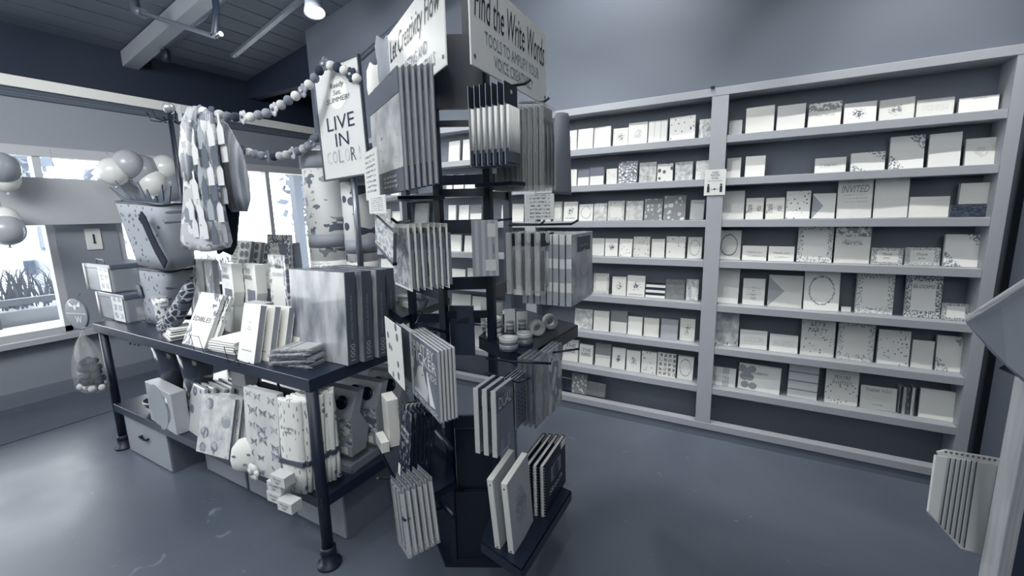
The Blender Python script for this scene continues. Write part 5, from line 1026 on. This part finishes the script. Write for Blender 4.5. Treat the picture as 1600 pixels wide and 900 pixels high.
# ------------------------------------------------------------------ outside the windows
struct('ground_outside', MB().box(-40, WX-.2, -30, 40, -.25, -.15), mat(.93, .8))
struct('terrace', MB().box(-7.6, WX-.2, -8, 12, -.15, .3), mat(.95, .8))
def part_box(o, name, b, m, bev=.03): return add(o, name, MB().box(*b), m, bevel=bev)
o = thing('parked_car', 'pale parked car with number plate seen through the left window', 'car', (-13.2, 3.3, -.15), 0)
bodym = mat(.55, .3, 0, 1, .5)
add(o, 'body', MB().loops([[(x, y*w, z) for x, y in ((-2.2, -1), (-1.5, -1.05), (1.8, -1.03), (2.1, -.85), (2.15, 0), (2.1, .85), (1.8, 1.03), (-1.5, 1.05), (-2.2, 1))] for w, z in ((.82, .3), (.92, .45), (.95, .8), (.93, 1.05), (.86, 1.15))]), bodym)
add(o, 'cabin', MB().loops([[(x, y, z) for x, y in ((-1.4+i, -w), (1.9-j, -w), (1.9-j, w), (-1.4+i, w))] for w, z, i, j in ((.86, 1.12, 0, 0), (.72, 1.62, .5, .35), (.66, 1.68, .6, .45))], smooth=False), bodym)
add(o, 'rear_window', MB().prism([(1.92, -.62, 1.2), (1.92, .62, 1.2), (1.60, .55, 1.58), (1.60, -.55, 1.58)], (.02, 0, .01)), mat(.25, .2)); add(o, 'bumper', MB().box(2.0, 2.3, -.88, .88, .38, .56), mat(.4), bevel=.05)
add(o, 'number_plate', MB().box(2.155, 2.175, -.27, .27, .68, .86), mat(.3), bevel=.01)
for s in (-1, 1): add(o, 'tail_light', MB().box(2.0, 2.16, s*.86-.08, s*.86+.08, .75, 1.02), mat(.2, .2), bevel=.02)
for sx in (-1.35, 1.3):
    for s in (-1, 1): add(o, 'wheel', MB().lathe([(.34, -.1), (.36, 0), (.34, .1)], (sx, s*.85, .34), 20, axis=(0, 1, 0)), mat(.3))
o = thing('street_planter', 'low pale planter box full of long grass in front of the parked car', 'planter', (-8.0, 2.9, .0-.15))
add(o, 'trough', MB().box(-.3, .3, -3.4, 2.0, 0, .62), mat(.6), bevel=.02)
g = MB(); rr = random.Random(9)
for k in range(900):
    x, y = rr.uniform(-.25, .25), rr.uniform(-3.3, 1.9); h = rr.uniform(.25, .6); dx, dy = rr.uniform(-.2, .2), rr.uniform(-.25, .25); w = .008
    b = len(g.v); g.v += [(x, y-w, .6), (x, y+w, .6), (x+dx*.4, y+dy*.4+w*.8, .6+h*.7), (x+dx*.4, y+dy*.4-w*.8, .6+h*.7), (x+dx, y+dy, .6+h)]
    g.face((b, b+1, b+2, b+3)); g.face((b+3, b+2, b+4))
q = add(o, 'grass', g, mat(.36, .8)); q['kind'] = 'stuff'
o = thing('sawhorse_barrier', 'pale A-shaped barrier outside the left window', 'barrier', (-7.2, 1.55, .3))
add(o, 'rail', MB().box(-.03, .03, -.6, .6, .30, .37), mat(.4)); 
for s in (-1, 1):
    for t in (-1, 1): add(o, 'leg', MB().tube([(0, s*.5, .36), (0, s*.5+t*.16, 0)], .018, 6), mat(.6))
# veranda beams, posts, lamp globes
o = thing('veranda', 'pale veranda roof with beams and posts outside the shop windows', 'veranda', (-7.2, 3, -.15))
add(o, 'roof', MB().box(-7.9, WX-.25, -9, 10, 2.75, 2.85), mat(.34), world=True)
for y in (-2.6, -.6, 1.4, 3.4, 5.4, 7.4): add(o, 'rafter', MB().box(-7.9, WX-.25, y, y+.12, 2.55, 2.75), mat(.2), world=True)
add(o, 'beam', MB().box(-7.7, -7.5, -9, 10, 2.38, 2.6), mat(.3), world=True)
for y in (1.2, 5.2, 8.6): add(o, 'post', MB().box(-7.68, -7.53, y, y+.14, .3, 2.4), mat(.28), world=True)
for k, yy in enumerate((4.6, 5.6, 6.6, 7.4)): 
    q = thing('string_light', 'round string light bulb under the veranda, %s from the shop corner' % ORD[k], 'light bulb', (-7.6, yy, 2.30), 0, 'string lights'); add(q, 'bulb', MB().ball((0, 0, 0), .045, 10), mat(.98)); add(q, 'socket', MB().lathe([(.02, .04), (.02, .10)], (0, 0, 0), 8), mat(.2))
# foliage beyond
fo = pr('blob', .55, .8, .9, 30, .9, 0, .5)
for k, (x, y, r) in enumerate([(-16, 13, 2.2), (-19, 17, 3.0), (-14, 18, 2.0), (-22, 9, 2.4), (-21, 3, 2.6), (-17, 27, 3)]):
    o = thing('street_tree', 'sunlit leafy tree across the street, %s from the shop' % ORD[k], 'tree', (x, y, -.2), 0, 'trees across the street')
    add(o, 'trunk', MB().tube([(0, 0, 0), (.05, 0, 1.2), (0, .1, 2)], [.15, .12, .08], 10), mat(.2)); m = MB(); rr = random.Random(k)
    for q in range(700):
        v = Vector((rr.gauss(0, 1), rr.gauss(0, 1), rr.gauss(0, 1))).normalized()*r*rr.uniform(.55, 1); c = v+Vector((0, 0, 1.2+r*.6)); s1, s2 = Vector((rr.uniform(-1, 1), rr.uniform(-1, 1), rr.uniform(-1, 1)))*.22, Vector((rr.uniform(-1, 1), rr.uniform(-1, 1), rr.uniform(-1, 1)))*.22
        m.quad(c-s1, c+s2, c+s1, c-s2)
    add(o, 'crown', m, mat(.33, .8))

# ------------------------------------------------------------------ right edge: neighbouring shelf, post, cloths
o = thing('side_bookcase', 'narrow grey bookcase at the right end of the room, past the dark gap', 'bookcase', (1.5, 2.75, 0))
add(o, 'side_panel', MB().box(1.035, 1.06, 2.62, 2.95, 0, 2.3), mat(.42, .5), world=True); add(o, 'back_panel', MB().box(1.06, 2.1, 2.90, 2.92, 0, 2.3), mat(.4, .6), world=True)
for z in (.28, .56, .86, 1.16, 1.46, 1.76): add(o, 'shelf', MB().box(1.06, 2.1, 2.60, 2.9, z-.04, z), PAINT, world=True, bevel=.002)
for (x0, x1, yt, yb, z, kind, lab, nm) in [(1541, 1584, 640, 688, .28, 'soft', 'framed photo print of a dark-haired child on the right-edge bookcase', 'photo_print'), (1553, 1592, 575, 606, .56, 'leaf', 'leaf-sketched card box on the right-edge bookcase under the grey cloth', 'card_box'), (1578, 1600, 425, 470, 1.16, 'hstripe', 'striped card box at the right picture edge', 'card_box'), (1588, 1600, 350, 400, 1.46, 'plain', 'pale card box topmost at the right picture edge', 'card_box')]:
    a, c = at(x0, yb, Y=2.64), at(x1, yb, Y=2.64); w = c.x-a.x; h = min(.22, at((x0+x1)/2, yt, Y=2.64).z-at((x0+x1)/2, yb, Y=2.64).z)
    q = thing(nm, lab, 'picture' if nm == 'photo_print' else 'card', (max(1.07+w/2, (a.x+c.x)/2), 2.64, z), 0, None, 6)
    slab(q, 'print' if nm == 'photo_print' else 'card', w, h, .02, mat(.82) if nm == 'photo_print' else pr(kind, .85, .45, None, 5), mat(.6))
    if nm == 'photo_print':
        f = MB(); f.ball((0, -.002, h*.62), w*.19, 16, (1, .03, 1.15), 1); f.ball((0, -.004, h*.58), w*.155, 16, (1, .03, 1.1), 0); f.prism([(-w*.32, -.0035, 0), (w*.34, -.0035, 0), (w*.2, -.0035, h*.36), (-w*.18, -.0035, h*.36)], (0, .001, 0), 0); f.prism([(-w/2, -.002, 0), (-w*.3, -.002, 0), (-w*.22, -.002, h*.2), (-w/2, -.002, h*.2)], (0, .001, 0), 1)
        add(q, 'portrait', f, [mat(.66), mat(.25)])
# pale wooden display stand, its post and the striped cloth hung on it
D0 = 1.02
pt0, pt1 = dp(1618, 560, D0), dp(1618, 560, D0)
o = thing('wooden_display_stand', 'pale worn wooden upright of a display stand at the right picture edge', 'stand', (pt0.x, pt0.y, 0))
u = Vector((math.cos(R_(30)), math.sin(R_(30)), 0)); n = Vector((-u.y, u.x, 0)); b = [pt0-u*.019-n*.02, pt0+u*.019-n*.02, pt0+u*.019+n*.02, pt0-u*.019+n*.02]
m = MB(); m.prism([(p.x, p.y, 0) for p in b], (0, 0, 1.9)); add(o, 'upright', m, pr('soft', .7, .8, .55, 6, .7, 0, .55), world=True, bevel=.003)
q_ = dp(1735, 800, 1.5)
o2 = thing('dark_storage_bin', 'dark bin standing behind the pale upright at the lower right corner', 'bin', (q_.x, q_.y, 0), 30)
add(o2, 'bin', MB().loops([[(x*s, y*s, z) for x, y in ((-.12, -.12), (.3, -.12), (.3, .2), (-.12, .2))] for s, z in ((.9, 0), (1, .75))], smooth=False), mat(.12, .4)); add(o2, 'rim', MB().box(-.125, .305, -.125, .205, .74, .76), mat(.3))
def sheet_px(o, name, pts, D, th, m, bend=0):
    P_ = [dp(x, y, d) for (x, y), d in zip(pts, D)]; M_ = MB(); nn = (P_[1]-P_[0]).cross(P_[2]-P_[0]).normalized()*th
    M_.prism([tuple(p) for p in P_], tuple(nn)); return add(o, name, M_, m, world=True, bevel=.002)
o = thing('striped_towel', 'white striped towel folded over an arm at the lower right', 'towel', dp(1510, 800, 1.16))
WC = mat(.88, .9)
sheet_px(o, 'back_fold', [(1466, 706), (1480, 703), (1572, 718), (1568, 860), (1500, 800)], [1.20]*5, .008, WC)
sheet_px(o, 'front_fold', [(1462, 711), (1570, 728), (1558, 875), (1502, 858), (1450, 800)], [1.17, 1.17, 1.17, 1.17, 1.17], .006, WC)
st_ = MB()
for k in range(6):
    xt, xb = 1484+8.2*k, 1468+7.4*k; yb = 822+7*k
    p = [dp(xt, 716+k, 1.1625), dp(xt+2.2, 716+k, 1.1625), dp(xb+2.2, yb, 1.1625), dp(xb, yb-2, 1.1625)]; st_.prism([tuple(v) for v in p], tuple(-fwd*.0006))
p = [dp(1562, 728, 1.1625), dp(1565, 728, 1.1625), dp(1540, 868, 1.1625), dp(1537, 866, 1.1625)]; st_.prism([tuple(v) for v in p], tuple(-fwd*.0006))
add(o, 'woven_stripes', st_, mat(.3, .9), world=True)
tt = MB()
for k in range(11): tt.ball(dp(1478+8.5*k, 706+1.45*k, 1.17), .0035, 6)
add(o, 'edge_tassels', tt, mat(.4, .9), world=True)
o = thing('hanging_linen_cloth', 'plain grey cloth corner jutting in from the right picture edge', 'cloth', dp(1600, 520, .98))
sheet_px(o, 'upper_flap', [(1508, 503), (1560, 470), (1625, 428), (1625, 612), (1600, 598), (1550, 552)], [1.0, .98, .95, .95, .97, .99], .003, mat(.54, .85))
sheet_px(o, 'folded_hem', [(1506, 501), (1530, 484), (1625, 422), (1625, 432), (1532, 490)], [.995, .975, .94, .94, .975], .004, mat(.72, .85))
sheet_px(o, 'under_flap', [(1560, 575), (1600, 552), (1628, 540), (1628, 612), (1598, 592)], [1.02, 1.01, 1.0, 1.0, 1.02], .003, mat(.42, .85))
